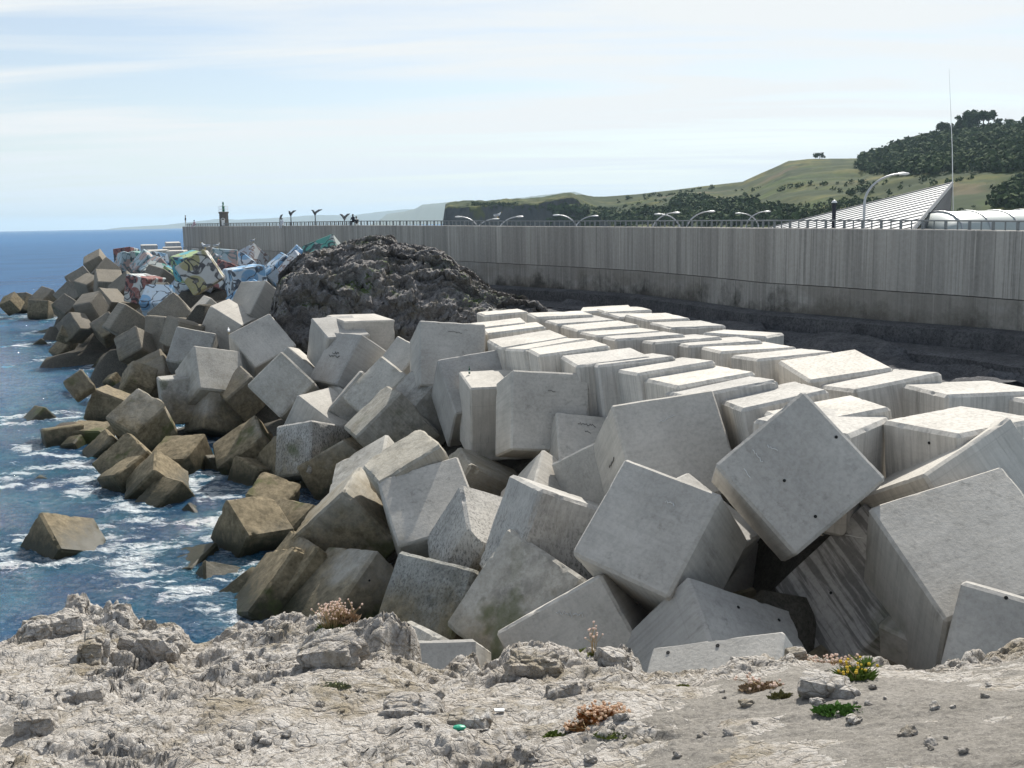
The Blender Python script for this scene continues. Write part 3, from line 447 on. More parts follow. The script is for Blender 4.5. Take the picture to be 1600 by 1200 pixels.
('K13','paint',3.00,-34.586,142.406,8.850,0.3484,-0.8115,-0.1362,0.4490,'sharp-tipped cube painted with pale marbled patches','painted and pale cubes of the far pile'),
('K14','paint',3.00,-28.302,112.534,8.444,0.4052,0.0546,-0.3531,0.8415,'sixth painted concrete cube from the left, far pile in front of the long wall','painted and pale cubes of the far pile'),
('K15','paint',2.70,-26.202,124.143,7.670,0.0997,0.4176,0.4169,-0.8012,'yellow-green painted cube at the left edge of the crag','painted and pale cubes of the far pile'),
('K16','paint',2.70,-20.840,104.729,8.984,0.1220,0.3681,0.2053,-0.8986,'twelfth painted concrete cube from the left, far pile in front of the long wall','painted and pale cubes of the far pile'),
('K17','paint',2.70,-23.187,117.250,9.324,0.3846,-0.7425,0.5331,-0.1289,'thirteenth painted concrete cube from the left, far pile in front of the long wall','painted and pale cubes of the far pile'),
('K18','paint',3.25,-17.310,100.922,10.051,0.4528,-0.8728,-0.0418,-0.1773,'green and teal painted cube beside the white-topped block','painted and pale cubes of the far pile'),
('K19','T',3.25,-31.679,195.644,8.611,0.9974,0.0692,0.0065,-0.0205,'level white-topped block against the far wall by the crag','painted and pale cubes of the far pile'),
('K20','paint',3.00,-49.137,147.645,7.558,0.2844,0.3051,0.1591,-0.8948,'eighth painted concrete cube from the left, far pile by the pier end','painted and pale cubes of the far pile'),
('K21','paint',2.70,-45.804,137.385,7.340,0.6750,0.0592,0.2945,-0.6739,'seventh painted concrete cube from the left, far pile by the pier end','painted and pale cubes of the far pile'),
('K22','paint',2.70,-32.355,107.597,9.526,0.9133,0.1251,-0.0013,-0.3875,'rightmost painted concrete cube, far pile by the pier end','painted and pale cubes of the far pile'),
('K23','paint',3.00,-23.907,111.599,8.538,0.1820,0.3148,0.1191,-0.9239,'tenth painted concrete cube from the left, far pile in front of the long wall','painted and pale cubes of the far pile'),
('K24','paint',2.70,-27.095,102.863,8.528,0.2609,0.4929,0.2376,-0.7953,'fifth painted concrete cube from the left, far pile in front of the long wall','painted and pale cubes of the far pile'),
('K25','paint',3.00,-23.503,94.377,8.449,0.6575,-0.5709,0.3299,-0.3646,'seventh painted concrete cube from the left, far pile in front of the long wall','painted and pale cubes of the far pile'),
('K26','paint',2.70,-30.316,111.810,9.302,0.2006,0.0825,-0.5437,0.8107,'third painted concrete cube from the left, far pile in front of the long wall','painted and pale cubes of the far pile'),
('K27','paint',3.00,-58.339,162.447,8.154,0.2808,0.5787,0.1444,-0.7519,'second painted concrete cube from the left, far pile by the pier end','painted and pale cubes of the far pile'),
('K28','paint',3.00,-55.531,161.344,8.465,0.6463,-0.6460,0.3189,-0.2516,'third painted concrete cube from the left, far pile by the pier end','painted and pale cubes of the far pile'),
('K29','T',3.00,-51.289,178.696,8.578,0.0055,-0.3758,-0.9265,-0.0211,'leftmost pale level-topped concrete cube, far pile in front of the long wall','painted and pale cubes of the far pile'),
('K30','T',3.25,-45.565,176.268,8.464,0.0032,-0.4689,-0.8832,0.0014,'third pale level-topped concrete cube from the left, far pile in front of the long wall','painted and pale cubes of the far pile'),
('K31','T',3.25,-33.252,153.262,8.442,0.0027,-0.5525,-0.8335,-0.0021,'fourth pale level-topped concrete cube from the left, far pile in front of the long wall','painted and pale cubes of the far pile'),
('K33','paint',3.00,-22.276,92.006,6.737,0.2859,0.2625,0.2251,-0.8937,'ninth painted concrete cube from the left, far pile in front of the long wall','painted and pale cubes of the far pile'),
('K36','T',2.70,-50.886,179.001,8.741,0.9456,0.0056,-0.0033,-0.3253,'second pale level-topped concrete cube from the left, far pile in front of the long wall','painted and pale cubes of the far pile'),
('K37','paint',2.70,-29.812,110.505,9.588,0.5724,-0.7965,-0.1254,0.1493,'fourth painted concrete cube from the left, far pile in front of the long wall','painted and pale cubes of the far pile'),
('K38','dark',3.00,-42.483,128.292,6.949,0.3637,0.3934,0.3002,-0.7892,'leftmost dark brown concrete cube, far pile by the pier end','painted and pale cubes of the far pile'),
('K39','dark',2.65,-36.468,110.542,6.098,0.3461,0.3065,0.1039,-0.8806,'rightmost dark brown concrete cube, far pile by the pier end','painted and pale cubes of the far pile'),
('K41','T',3.25,-54.957,166.463,8.489,0.0127,-0.5288,-0.8485,-0.0125,'second pale level-topped concrete cube from the left, far pile by the pier end','painted and pale cubes of the far pile'),
('K42','T',2.70,-50.756,162.464,8.708,0.0114,-0.6883,-0.7252,-0.0130,'rightmost pale level-topped concrete cube, far pile by the pier end','painted and pale cubes of the far pile'),
('K43','paint',3.00,-53.043,159.007,8.025,0.4601,-0.7286,-0.3714,0.3457,'sixth painted concrete cube from the left, far pile by the pier end','painted and pale cubes of the far pile')
]
BLP = np.array([b[3:6] for b in BL], float)
def nearest(X, Y, P, chunk=4000):
    x = X.ravel(); y = Y.ravel(); out = np.empty(len(x))
    for i in range(0, len(x), chunk):
        d = (x[i:i+chunk, None]-P[None, :, 0])**2+(y[i:i+chunk, None]-P[None, :, 1])**2; out[i:i+chunk] = np.sqrt(d.min(1))
    return out.reshape(X.shape)
low = BLP[BLP[:, 2] < 2.6]
rows = np.concatenate([np.linspace(8, 26, 30)[:-1], np.geomspace(26, 200, 430)[:-1], np.geomspace(200, 26000, 160)])
us = np.unique(np.concatenate([np.linspace(-1.2, -.56, 20), np.linspace(-.56, -.05, 430), np.linspace(-.05, 1.3, 40)]))
Rw, Uu = np.meshgrid(rows, us, indexing='ij'); X = Rw*Uu; Y = Rw.copy()
sd_ = nearest(X, Y, low); near = np.clip(1-(sd_-2)/17, 0, 1)
P3 = np.stack([X, Y, 0*X], -1); amp = np.clip(1-(Y-90)/120, .0, 1)
Z = amp*(.22*fbm(P3*np.array([.16, .28, 1])+3, 3)+.10*fbm(P3*np.array([.9, 1.3, 1]), 3)*(0.5+1.2*near)+.10*near*fbm(P3*1.6+5, 3, ridge=True))
m = M('sea_water', .07, .5); m.b.inputs['IOR'].default_value = 1.333
at = m.n('ShaderNodeAttribute', attribute_name='shore').outputs['Fac']
wc = m.coord('World'); deep = m.mix(m.ramp(m.noise(wc, .035, 4), [(.35, 0.), (.65, 1.)]), (.006, .05, .135), (.011, .078, .19))
sh = m.mix(m.ramp(m.noise(wc, .28, 5, .6), [(.40, 0.), (.64, 1.)]), (.008, .055, .11), (.02, .14, .17))
dd = m.n('ShaderNodeVectorMath', operation='LENGTH'); m.l(m.n('ShaderNodeNewGeometry').outputs['Position'], dd.inputs[0]); deep = m.mix(m.ramp(m.math('DIVIDE', dd.outputs['Value'], 3000.0), [(.02, 0.), (.5, .8)]), deep, (.03, .13, .29))  # bluer, lighter sky reflection on far water painted into the colour by distance
c = m.mix(m.math('MULTIPLY', at, .6), deep, sh)
fo = m.noise(m.coord('World', (1, 1.7, 1)), .42, 10, .72, .6); fo2 = m.noise(m.coord('World', (.5, 2.2, 1)), .9, 8, .75, .3)
wash = m.n('ShaderNodeAttribute', attribute_name='wash').outputs['Fac']
thr = m.math('SUBTRACT', m.math('MULTIPLY_ADD', wash, -.10, .712), m.math('MULTIPLY', at, .13))
fk = m.math('MULTIPLY', m.math('SUBTRACT', m.math('MULTIPLY_ADD', fo2, .4, m.math('MULTIPLY', fo, .62)), thr), 14.0, clamp=True)
c = m.mix(m.math('MULTIPLY', fk, .78), c, (.50, .56, .59)); m.col(c)
m.l(m.math('MULTIPLY_ADD', fk, .6, .07), m.b.inputs['Roughness'])
w1 = m.noise(m.coord('World', (.55, 1.5, 1)), .9, 4, .6); w2 = m.noise(m.coord('World', (.8, 1.4, 1)), 3.6, 4, .65); w3 = m.noise(m.coord('World', (.25, 1.0, 1)), .16, 3, .5)
hgt = m.math('ADD', m.math('MULTIPLY', w1, .55), m.math('ADD', m.math('MULTIPLY', w2, m.math('MULTIPLY_ADD', at, .55, .16)), m.math('MULTIPLY', w3, 1.6)))
bp = m.n('ShaderNodeBump'); bp.inputs['Distance'].default_value = .8; bp.inputs['Strength'].default_value = 1.0; m.l(hgt, bp.inputs['Height']); m.l(bp.outputs[0], m.b.inputs['Normal'])
ds = m.n('ShaderNodeVectorMath', operation='LENGTH'); m.l(m.n('ShaderNodeNewGeometry').outputs['Position'], ds.inputs[0]); 
df = m.n('ShaderNodeBsdfDiffuse'); m.l(c, df.inputs[0]); gl = m.n('ShaderNodeBsdfGlossy'); gl.inputs[0].default_value = (1, 1, 1, 1); m.l(m.math('MULTIPLY_ADD', fk, .6, .06), gl.inputs['Roughness']); m.l(bp.outputs[0], gl.inputs['Normal']); m.l(bp.outputs[0], df.inputs['Normal'])
fr = m.n('ShaderNodeFresnel'); fr.inputs[0].default_value = 1.333; m.l(bp.outputs[0], fr.inputs['Normal']); cap = m.ramp(m.math('DIVIDE', ds.outputs['Value'], 1000.0), [(.03, .26), (.2, .2), (1.0, .2)])
fx = m.math('MINIMUM', fr.outputs[0], cap); ms = m.n('ShaderNodeMixShader'); m.l(fx, ms.inputs[0]); m.l(df.outputs[0], ms.inputs[1]); m.l(gl.outputs[0], ms.inputs[2]); m.l(ms.outputs[0], m.o.inputs[0])
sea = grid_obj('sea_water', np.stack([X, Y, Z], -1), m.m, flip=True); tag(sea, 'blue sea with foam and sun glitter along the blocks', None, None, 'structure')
wsh = np.exp(-((sd_-2.3)/1.2)**2); a_ = sea.data.attributes.new('wash', 'FLOAT', 'POINT'); a_.data.foreach_set('value', wsh.ravel().astype(np.float32))
a_ = sea.data.attributes.new('shore', 'FLOAT', 'POINT'); a_.data.foreach_set('value', near.ravel().astype(np.float32))

# ------------------------------------------------------------------ rubble core under the cubes
gx = np.arange(-100, 45, .9); gy = np.arange(13, 200, .9); X, Y = np.meshgrid(gx, gy); Zt = np.zeros_like(X)
dn = nearest(X, Y, BLP)
for i in range(X.shape[0]):
    d2 = (X[i][:, None]-BLP[None, :, 0])**2+(Y[i][:, None]-BLP[None, :, 1])**2+1.0; wgt = d2**-2.0
    Zt[i] = (wgt*BLP[None, :, 2]).sum(1)/wgt.sum(1)
Zt = Zt-2.3-np.clip(dn-2.2, 0, 99)*1.5; Zt = np.maximum(Zt, -5)+.5*fbm(np.stack([X, Y, 0*X], -1)*.45, 4)
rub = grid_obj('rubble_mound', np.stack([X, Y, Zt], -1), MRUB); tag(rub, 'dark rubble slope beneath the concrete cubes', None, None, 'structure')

# ------------------------------------------------------------------ concrete cubes
def block_mesh(name, s, n, bevel, wear, seed, mat, cut=0):
    h = s/2; rnd = np.random.RandomState(seed)
    co = np.unique(np.round(np.concatenate([[-h, -h+bevel*.5, -h+bevel], np.linspace(-h+bevel, h-bevel, n+1), [h-bevel, h-bevel*.5, h]]), 5)); k = len(co)
    vid = {}; V = []; Fc = []
    def v(i, j, l):
        t = (i, j, l)
        if t not in vid: vid[t] = len(V); V.append((co[i], co[j], co[l]))
        return vid[t]
    for a in range(k-1):
        for b in range(k-1):
            Fc.append((v(a, b, 0), v(a, b+1, 0), v(a+1, b+1, 0), v(a+1, b, 0))); Fc.append((v(a, b, k-1), v(a+1, b, k-1), v(a+1, b+1, k-1), v(a, b+1, k-1)))
            Fc.append((v(a, 0, b), v(a+1, 0, b), v(a+1, 0, b+1), v(a, 0, b+1))); Fc.append((v(a, k-1, b), v(a, k-1, b+1), v(a+1, k-1, b+1), v(a+1, k-1, b)))
            Fc.append((v(0, a, b), v(0, a, b+1), v(0, a+1, b+1), v(0, a+1, b))); Fc.append((v(k-1, a, b), v(k-1, a+1, b), v(k-1, a+1, b+1), v(k-1, a, b+1)))
    V = np.array(V); q = np.clip(V, -(h-bevel), h-bevel); d = V-q; L = np.linalg.norm(d, axis=1)
    # chamfer: flatten the corner zone onto a 45 degree facet
    ad_ = np.abs(d).sum(1); f_ = np.where(ad_ > bevel, bevel/np.maximum(ad_, 1e-9), 1.0); V = q+d*f_[:, None]
    sd2 = np.sort(h-np.abs(V), axis=1); ed = sd2[:, 1]
    off = seed*3.7
    chip = np.clip(fbm(V*2.3+off, 4, ridge=False)-(.22-.25*wear), 0, 1)*np.clip(1-ed/(.16+.4*wear), 0, 1)
    V = V*(1-(chip*(.10+.22*wear))[:, None])
    for _ in range(cut):
        cn = np.array([rnd.choice([-1, 1]), rnd.choice([-1, 1]), rnd.choice([-1, 1, 0.])])*(.6+.8*rnd.rand(3)); cn /= np.linalg.norm(cn)
        lim = h*(np.abs(cn).sum())*(.80+.12*rnd.rand()); pr = V@cn+.10*fbm(V*1.9+off, 4); ex = np.clip(pr-lim, 0, None); V = V-cn*ex[:, None]
    V = V+(.006+.03*wear)*pn(V*1.1+off)[:, None]*V/h
    o = mesh_obj(name, V, Fc, mat, sharp=24); return o
ORD = ['', 'second', 'third', 'fourth', 'fifth', 'sixth', 'seventh', 'eighth', 'ninth', 'tenth', 'eleventh', 'twelfth', 'thirteenth', 'fourteenth', 'fifteenth', 'sixteenth', 'seventeenth', 'eighteenth', 'nineteenth', 'twentieth']
BOBJ = {}
PI_ = {'K18': 2, 'K7': 1, 'K9': 0, 'K10': 0, 'K13': 3, 'K12': 3, 'K15': 1, 'K16': 3, 'K1': 6, 'K8': 4, 'K14': 0, 'K17': 0, 'K23': 0, 'K37': 6, 'K2': 4}
for i, b in enumerate(BL):
    nm, kd, s = b[:3]; D = b[4]
    n = 26 if D < 34 else 16 if D < 50 else 9 if D < 90 else 5
    wear = {'c0': .12, 'T': .10, 't': .1, 'weath': .3, 'half': .5, 'tan': .62, 'weed': .25, 'stain': .1, 'moss': .3, 'paint': .15, 'tip': .5, 'dark': .45}[kd]
    if nm in ('N3', 'N2', 'N6', 'N1', 'N26', 'N9'): wear = .06
    bev = .07 if kd in ('c0', 'stain') else .10
    cut = {'tan': 1, 'half': 1}.get(kd, 0) if D < 70 else (1 if i % 3 == 0 and kd in ('tan', 'half') else 0)
    if nm in ('N18', 'N23', 'N55'): cut = 2
    mt = MC['paint%d' % PI_.get(nm, (i*3+len(nm)) % 7)] if kd == 'paint' else MC[kd]
    o = block_mesh('concrete_block', s, n, bev, wear, i+11, mt, cut)
    o.location = b[3:6]; o.rotation_mode = 'QUATERNION'; o.rotation_quaternion = b[6:10]; BOBJ[nm] = o
    o['label'] = b[10]; o['category'] = 'concrete block'; o['group'] = b[11]

# ------------------------------------------------------------------ seawall
def mwall(name, base, lowdark=0.0):
    m = M(name, .92, .2); wc = m.coord('World', (1, 1, 1)); s1 = m.noise(m.coord('World', (1.6, 1.6, .05)), 1.0, 5, .65); s2 = m.noise(m.coord('World', (.35, .35, .03), (3, 3, 3)), 1.0, 3, .5)
    f = m.noise(wc, 5, 7, .7); c = m.mix(m.ramp(s1, [(.34, 0.), (.66, 1.)]), tuple(x*.62 for x in base), tuple(x*1.22 for x in base))
    c = m.mix(.45, c, m.ramp(s2, [(.4, tuple(x*.55 for x in base)), (.6, tuple(x*1.15 for x in base))])); s3 = m.noise(m.coord('World', (6, 6, .07), (1, 5, 2)), 1.0, 5, .7); c = m.mix(m.math('MULTIPLY', m.ramp(s3, [(.50, 0.), (.64, .75)]), m.ramp(s2, [(.35, .3), (.6, 1.)])), c, tuple(x*.38 for x in base)); s4 = m.noise(m.coord('World', (4, 4, .05), (11, 2, 2)), 1.0, 3, .6); c = m.mix(m.ramp(s4, [(.64, 0.), (.70, .6)]), c, tuple(min(1, x*1.7) for x in base)); c = m.mix(.15, c, m.ramp(f, [(.3, .05), (.7, .5)]))
    z = m.n('ShaderNodeSeparateXYZ'); m.l(m.n('ShaderNodeNewGeometry').outputs['Position'], z.inputs[0])
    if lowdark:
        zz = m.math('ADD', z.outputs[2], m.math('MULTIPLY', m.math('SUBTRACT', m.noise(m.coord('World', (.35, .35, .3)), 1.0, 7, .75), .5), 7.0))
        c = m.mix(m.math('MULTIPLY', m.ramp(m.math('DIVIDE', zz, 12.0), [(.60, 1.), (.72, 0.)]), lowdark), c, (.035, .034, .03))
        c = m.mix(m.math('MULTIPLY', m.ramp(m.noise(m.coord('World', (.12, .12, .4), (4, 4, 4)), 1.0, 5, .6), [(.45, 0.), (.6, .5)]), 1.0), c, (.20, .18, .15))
    m.col(c); m.bump(m.math('ADD', s1, m.math('MULTIPLY', f, .5)), .5, .05); return m.m
WTOP = [(1760, 364, 47.5), (1600, 361, 53), (1500, 359.2, 56), (1400, 358, 59), (1300, 357, 63), (1200, 356.4, 67), (1100, 355.3, 75), (1000, 354.6, 84), (900, 354, 91), (800, 353.5, 98), (700, 352.6, 106), (620, 352.2, 114), (545, 352, 122), (480, 352.4, 135), (400, 353.2, 152), (285, 354, 185)]
W3 = [U(*t) for t in WTOP]
def strip(name, prof, mat, parent, pts=None, end=True, dens=1):
    """sweep a (outward offset, z relative to the wall top | absolute) profile along the wall"""
    pts = pts or W3; V = []; Fc = []; n = len(prof)
    for i, p in enumerate(pts):
        a = pts[max(i-1, 0)]; b = pts[min(i+1, len(pts)-1)]; t = (b-a); t.z = 0; t.normalize(); o = Vector((-t.y, t.x, 0))   # towards the sea / camera side
        for off, z, rel in prof: V.append((p.x+o.x*off, p.y+o.y*off, (p.z+z) if rel else z))
    for i in range(len(pts)-1):
        for k in range(n): Fc.append((i*n+k, i*n+(k+1) % n, (i+1)*n+(k+1) % n, (i+1)*n+k))
    Fc.append(tuple(range(n))[::-1]); Fc.append(tuple(range((len(pts)-1)*n, len(pts)*n)))
    bm = bmesh.new(); vs = [bm.verts.new(v) for v in V]
    for f in Fc: bm.faces.new([vs[k] for k in f])
    return bm_obj(name, bm, mat, parent)
def outw(i, pts=None):
    pts = pts or W3; a = pts[max(i-1, 0)]; b = pts[min(i+1, len(pts)-1)]; t = (b-a); t.z = 0; t.normalize(); return Vector((-t.y, t.x, 0)), t
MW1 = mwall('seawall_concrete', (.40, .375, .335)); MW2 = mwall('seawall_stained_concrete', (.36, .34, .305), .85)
wall = empty('seawall', (W3[1].x, W3[1].y, 7)); tag(wall, 'long grey streaked concrete seawall curving out above the cubes', 'seawall')
def rel(o, root):
    o.parent = root; o.matrix_parent_inverse = Matrix.Translation(root.location).inverted(); return o
s0 = 1
rel(strip('upper_wall', [(0, -3.42, True), (0, -.05, True), (-.05, 0, True), (-.95, 0, True), (-1.0, -.05, True), (-1.0, -3.42, True)], MW1, None), wall)
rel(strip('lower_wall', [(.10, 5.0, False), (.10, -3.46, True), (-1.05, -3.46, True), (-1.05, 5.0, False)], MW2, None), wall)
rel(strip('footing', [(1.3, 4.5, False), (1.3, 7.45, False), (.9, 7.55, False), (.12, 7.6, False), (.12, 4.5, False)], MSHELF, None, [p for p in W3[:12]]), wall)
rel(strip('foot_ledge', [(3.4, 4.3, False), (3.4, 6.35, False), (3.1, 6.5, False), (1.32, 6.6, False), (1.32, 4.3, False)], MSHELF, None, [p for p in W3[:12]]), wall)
# vertical construction joints and pale lime streaks, real shallow strips
bm = bmesh.new(); bm2 = bmesh.new(); random.seed(4); MJT = plain('joint_dark', (.27, .255, .23), .9)
for i in range(len(W3)-1):
    a, b = W3[i], W3[i+1]; t = (b-a); Ln = t.length; t.normalize(); o = Vector((-t.y, t.x, 0)).normalized(); d = 1.5
    while d < Ln:
        p = a+t*d; R = Matrix((( t.x, o.x, 0), (t.y, o.y, 0), (0, 0, 1)))
        bj = bmesh.new(); add_box(bj, (p.x+o.x*.004, p.y+o.y*.004, p.z-1.72), (.05, .012, 3.3), R); rel(bm_obj('joint_line', bj, MJT, None), wall); d += 6.0
bm.free(); bm2.free()
# promenade slab and quay behind the wall
MP = plain('quay_paving', (.34, .33, .31), .9)
quay = [(p+(-outw(i)[0])*1.0) for i, p in enumerate(W3)]
V = []; Fc = []
for i, p in enumerate(quay):
    o, t = outw(i); zz = 10.6 if i < 6 else max(8.6, 10.6-.4*(i-5)) if i < 12 else 11.8
    V += [(p.x, p.y, zz), (p.x-o.x*9, p.y-o.y*9, zz), (p.x-o.x*9.1, p.y-o.y*9.1, 3), (p.x, p.y, 3)]
for i in range(len(quay)-1):
    for k in range(4): Fc.append((i*4+k, i*4+(k+1) % 4, (i+1)*4+(k+1) % 4, (i+1)*4+k))
q = mesh_obj('quay_pavement', V, Fc, MP); tag(q, 'paved promenade behind the seawall', kind='structure')
g = mesh_obj('harbour_ground', [(44, 52, 8.2), (160, 40, 8.2), (220, 210, 8.2), (20, 210, 8.2), (16, 100, 8.2)], [(0, 1, 2, 3, 4)], MP); tag(g, 'low harbour apron behind the wall', kind='structure')
# railing
MR = plain('rail_paint', (.17, .185, .19), .6); rail = empty('railing', W3[1]); tag(rail, 'long dark metal railing along the top of the seawall', 'railing')
pts = [p-outw(i)[0]*.75+Vector((0, 0, .46)) for i, p in enumerate(W3)]
bm = bmesh.new(); add_tube(bm, pts, .045, 6); rel(bm_obj('handrail', bm, MR, None), rail)
d0 = .0; spots = []
for i in range(len(pts)-1):
    a, b = pts[i], pts[i+1]; Ln = (b-a).length
    while d0 < Ln: spots.append((a+(b-a)*(d0/Ln), i)); d0 += .68
    d0 -= Ln
bthick = bmesh.new(); add_box(bthick, (0, 0, -.23), (.13, .10, .46)); bthin = bmesh.new(); add_box(bthin, (0, 0, -.23), (.06, .05, .46))
pk = bm_obj('railing_post', bthick, MR); pt_ = bm_obj('railing_baluster', bthin, MR); bst = bmesh.new(); first = {0: pk, 1: pt_}
for j, (p, i) in enumerate(spots):
    t = outw(i)[1]; a = math.atan2(t.y, t.x)
    if j < 96:
        s_ = first[j % 2]; o = s_ if j < 2 else s_.copy()
        if j >= 2: C.objects.link(o)
        o.location = p; o.rotation_euler = (0, 0, a); rel(o, rail)
    else:
        wd = .13 if j % 2 == 0 else .06; add_box(bst, (p.x, p.y, p.z-.23), (wd, wd, .46), Matrix.Rotation(a, 3, 'Z'))
o = rel(bm_obj('railing_posts_far', bst, MR), rail); o['kind'] = 'stuff'
# rock shelf between the wall foot and the level cubes
k = 420; G = np.zeros((110, k, 3)); Wx = np.array([[p.x, p.y] for p in W3[:13]]); Lc = np.concatenate([[0], np.cumsum(np.linalg.norm(np.diff(Wx, axis=0), axis=1))])
T = np.linspace(0, Lc[-1], k); wx = np.interp(T, Lc, Wx[:, 0]); wy = np.interp(T, Lc, Wx[:, 1]); tx = np.gradient(wx); ty = np.gradient(wy); L_ = np.hypot(tx, ty); ox, oy = -ty/L_, tx/L_
for j, off in enumerate(np.linspace(-.5, 19, 110)):
    G[j, :, 0] = wx+ox*off; G[j, :, 1] = wy+oy*off; G[j, :, 2] = 6.4-np.clip(off-3.0, 0, 5)*.16-np.clip(off-9, 0, 99)*.25
w1, w2, wid = worley(G*np.array([.25, .25, 0.])+3); G[..., 2] += (wid-.5)*1.5*np.clip((w2-w1)*6, 0, 1)+.22*fbm(G*.9, 4)
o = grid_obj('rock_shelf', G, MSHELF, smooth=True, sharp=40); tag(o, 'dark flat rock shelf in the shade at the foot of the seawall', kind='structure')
# dark crag in front of the wall
def crag(name, prof, Dr, Df, zb, mat, label, seed, amp=1.1, nu=420, nv=230):
    px = np.linspace(prof[0][0], prof[-1][0], nu); py = np.interp(px, [p[0] for p in prof], [p[1] for p in prof]); G = np.zeros((nv, nu, 3))
    for i in range(nu):
        top = U(px[i], py[i], Dr(px[i])); bx = top.x*Df(px[i])/top.y; k_ = 0
        for j in range(nv):
            t = j/(nv-1)
            if t < .62:
                s_ = t/.62; y = Df(px[i])+(top.y-Df(px[i]))*(s_**1.8); z = zb+(top.z-zb)*(1-(1-s_)**2.1)**.9; x = bx+(top.x-bx)*s_**1.8
            else:
                s_ = (t-.62)/.38; y = top.y+s_*9; x = top.x*(1+.02*s_); z = top.z-s_*s_*5
            G[j, i] = (x, y, z)
    P = G.copy(); n1_ = fbm(P*.16+seed, 3); n2_ = fbm(P*.5+seed, 5, ridge=True); n3_ = fbm(P*1.3+seed, 4, ridge=True)
    tt = np.linspace(0, 1, nv)[:, None]; e = np.minimum(1, np.minimum(np.linspace(0, 1, nu), np.linspace(1, 0, nu))*12)[None, :]
    w1, w2, wi = worley(P*np.array([.45, .45, .6])+seed)
    G[..., 1] -= amp*(1.9*n1_+.9*n2_+.25*n3_+.9*(wi-.5)); zz_ = G[..., 2]+.35*G[..., 0]*.3+.6*n1_; lay = np.abs((zz_*.55) % 1-.5)*2; n4_ = fbm(P*3.1+seed, 3, ridge=True); G[..., 1] -= .55*lay+.16*n4_; G[..., 2] += amp*(.45*n2_+.16*n3_-.25+.5*(wi-.5))+.12*n4_; G[..., 0] += amp*.25*n3_
    o = grid_obj(name, G, mat, smooth=True, sharp=60); tag(o, label, 'rock'); return o
crag('rock_outcrop', [(424, 520), (433, 452), (447, 428), (478, 400), (500, 397), (530, 388), (546, 380), (560, 377), (580, 371), (600, 370), (613, 374), (620, 382), (640, 386), (670, 392), (690, 399), (700, 407), (716, 421), (740, 434), (758, 450), (775, 461), (800, 467), (830, 474), (850, 490)],
     lambda p: np.interp(p, [424, 600, 850], [80, 90, 74]), lambda p: np.interp(p, [424, 600, 850], [74, 73, 68]), 4.6, MDARK, 'large dark craggy rock outcrop with green tufts between the cubes and the seawall', 3.0)
# ------------------------------------------------------------------ lamps and people on the wall
MG = plain('galvanised_steel', (.42, .43, .44), .45, metal=.4); MGD = plain('dark_steel', (.10, .11, .12), .55); MLH = plain('lamp_head_white', (.75, .75, .73), .4)
def street_lamp(loc, face, hgt, label, base=None):
    if base is None:
        r = empty('street_lamp', loc); r.rotation_euler = (0, 0, face)
        bm = bmesh.new(); pl = [(0, 0, 0), (0, 0, 3.6)]+[(2.35*(1-math.cos(a))*.95, 0, 3.6+1.75*math.sin(a)) for a in [math.pi/2*k_/9*.93 for k_ in range(1, 10)]]
        add_tube(bm, pl, [.085]*2+[.075-.003*i for i in range(9)], 8); o = bm_obj('post', bm, MG, r, True)
        e_ = pl[-1]; bm = bmesh.new(); add_tube(bm, [(e_[0]-.1, 0, e_[2]), (e_[0]+.1, 0, e_[2]+.03), (e_[0]+.35, 0, e_[2]+.05), (e_[0]+.62, 0, e_[2]+.02), (e_[0]+.72, 0, e_[2]-.01)], [.05, .12, .15, .12, .03], 10)
        for v in bm.verts: v.co.z = e_[2]+(v.co.z-e_[2])*.55
        bm_obj('lamp_head', bm, MLH, r, True); bm = bmesh.new(); add_box(bm, (e_[0]+.35, 0, e_[2]-.05), (.45, .16, .06)); bm_obj('lamp_glass', bm, MG, r)
        bm = bmesh.new(); add_lathe(bm, [(.17, 0), (.17, .05), (.12, .10), (.11, .6), (.09, .65)]); bm_obj('base_plate', bm, MG, r, True)
    else:
        r = base.copy(); C.objects.link(r); r.location = loc; r.rotation_euler = (0, 0, face)
        for ch in base.children: c_ = ch.copy(); C.objects.link(c_); c_.parent = r
    tag(r, label, 'street lamp', 'arched street lamps behind the seawall'); return r
H_ = 5.3
p = U(1418, 272.5, 66); L0 = street_lamp((U(1350, 340, 66).x, 66, p.z-H_), 0, 0, 'nearest and tallest arched street lamp, in front of the metal roof')
LS = [(1066, 333, 103, 0, 'arched street lamp leaning right, crossing another in front of the dark trees'), (1019, 335.5, 110, 1, 'arched street lamp leaning left, crossing another in front of the dark trees'), (1121, 331, 100, 0, 'arched street lamp between the crossed pair and the far right pair'),
      (1146, 334, 122, 1, 'arched street lamp bending left just beyond the end of the metal roof'), (1207, 331, 118, 0, 'arched street lamp bending right just at the tip of the metal roof'), (861, 337, 118, 1, 'arched street lamp bending left with a white head before the cliff trees'), (938, 338, 120, 0, 'arched street lamp bending right beside the tree-covered cliff end'),
      (708, 339.5, 122, 1, 'arched street lamp at the seaward end of the headland cliff'), (783, 342.5, 120, 0, 'low arched street lamp with a gull on its head'), (821, 339, 112, 0, 'arched street lamp in front of the cliff, right of the gull')]
for px, py, D, f_, lb in LS:
    w_ = 2.9 if not f_ else -2.9; p = U(px, py, D); street_lamp((p.x-w_, D, p.z-H_), math.pi if f_ else 0, 0, lb, L0)
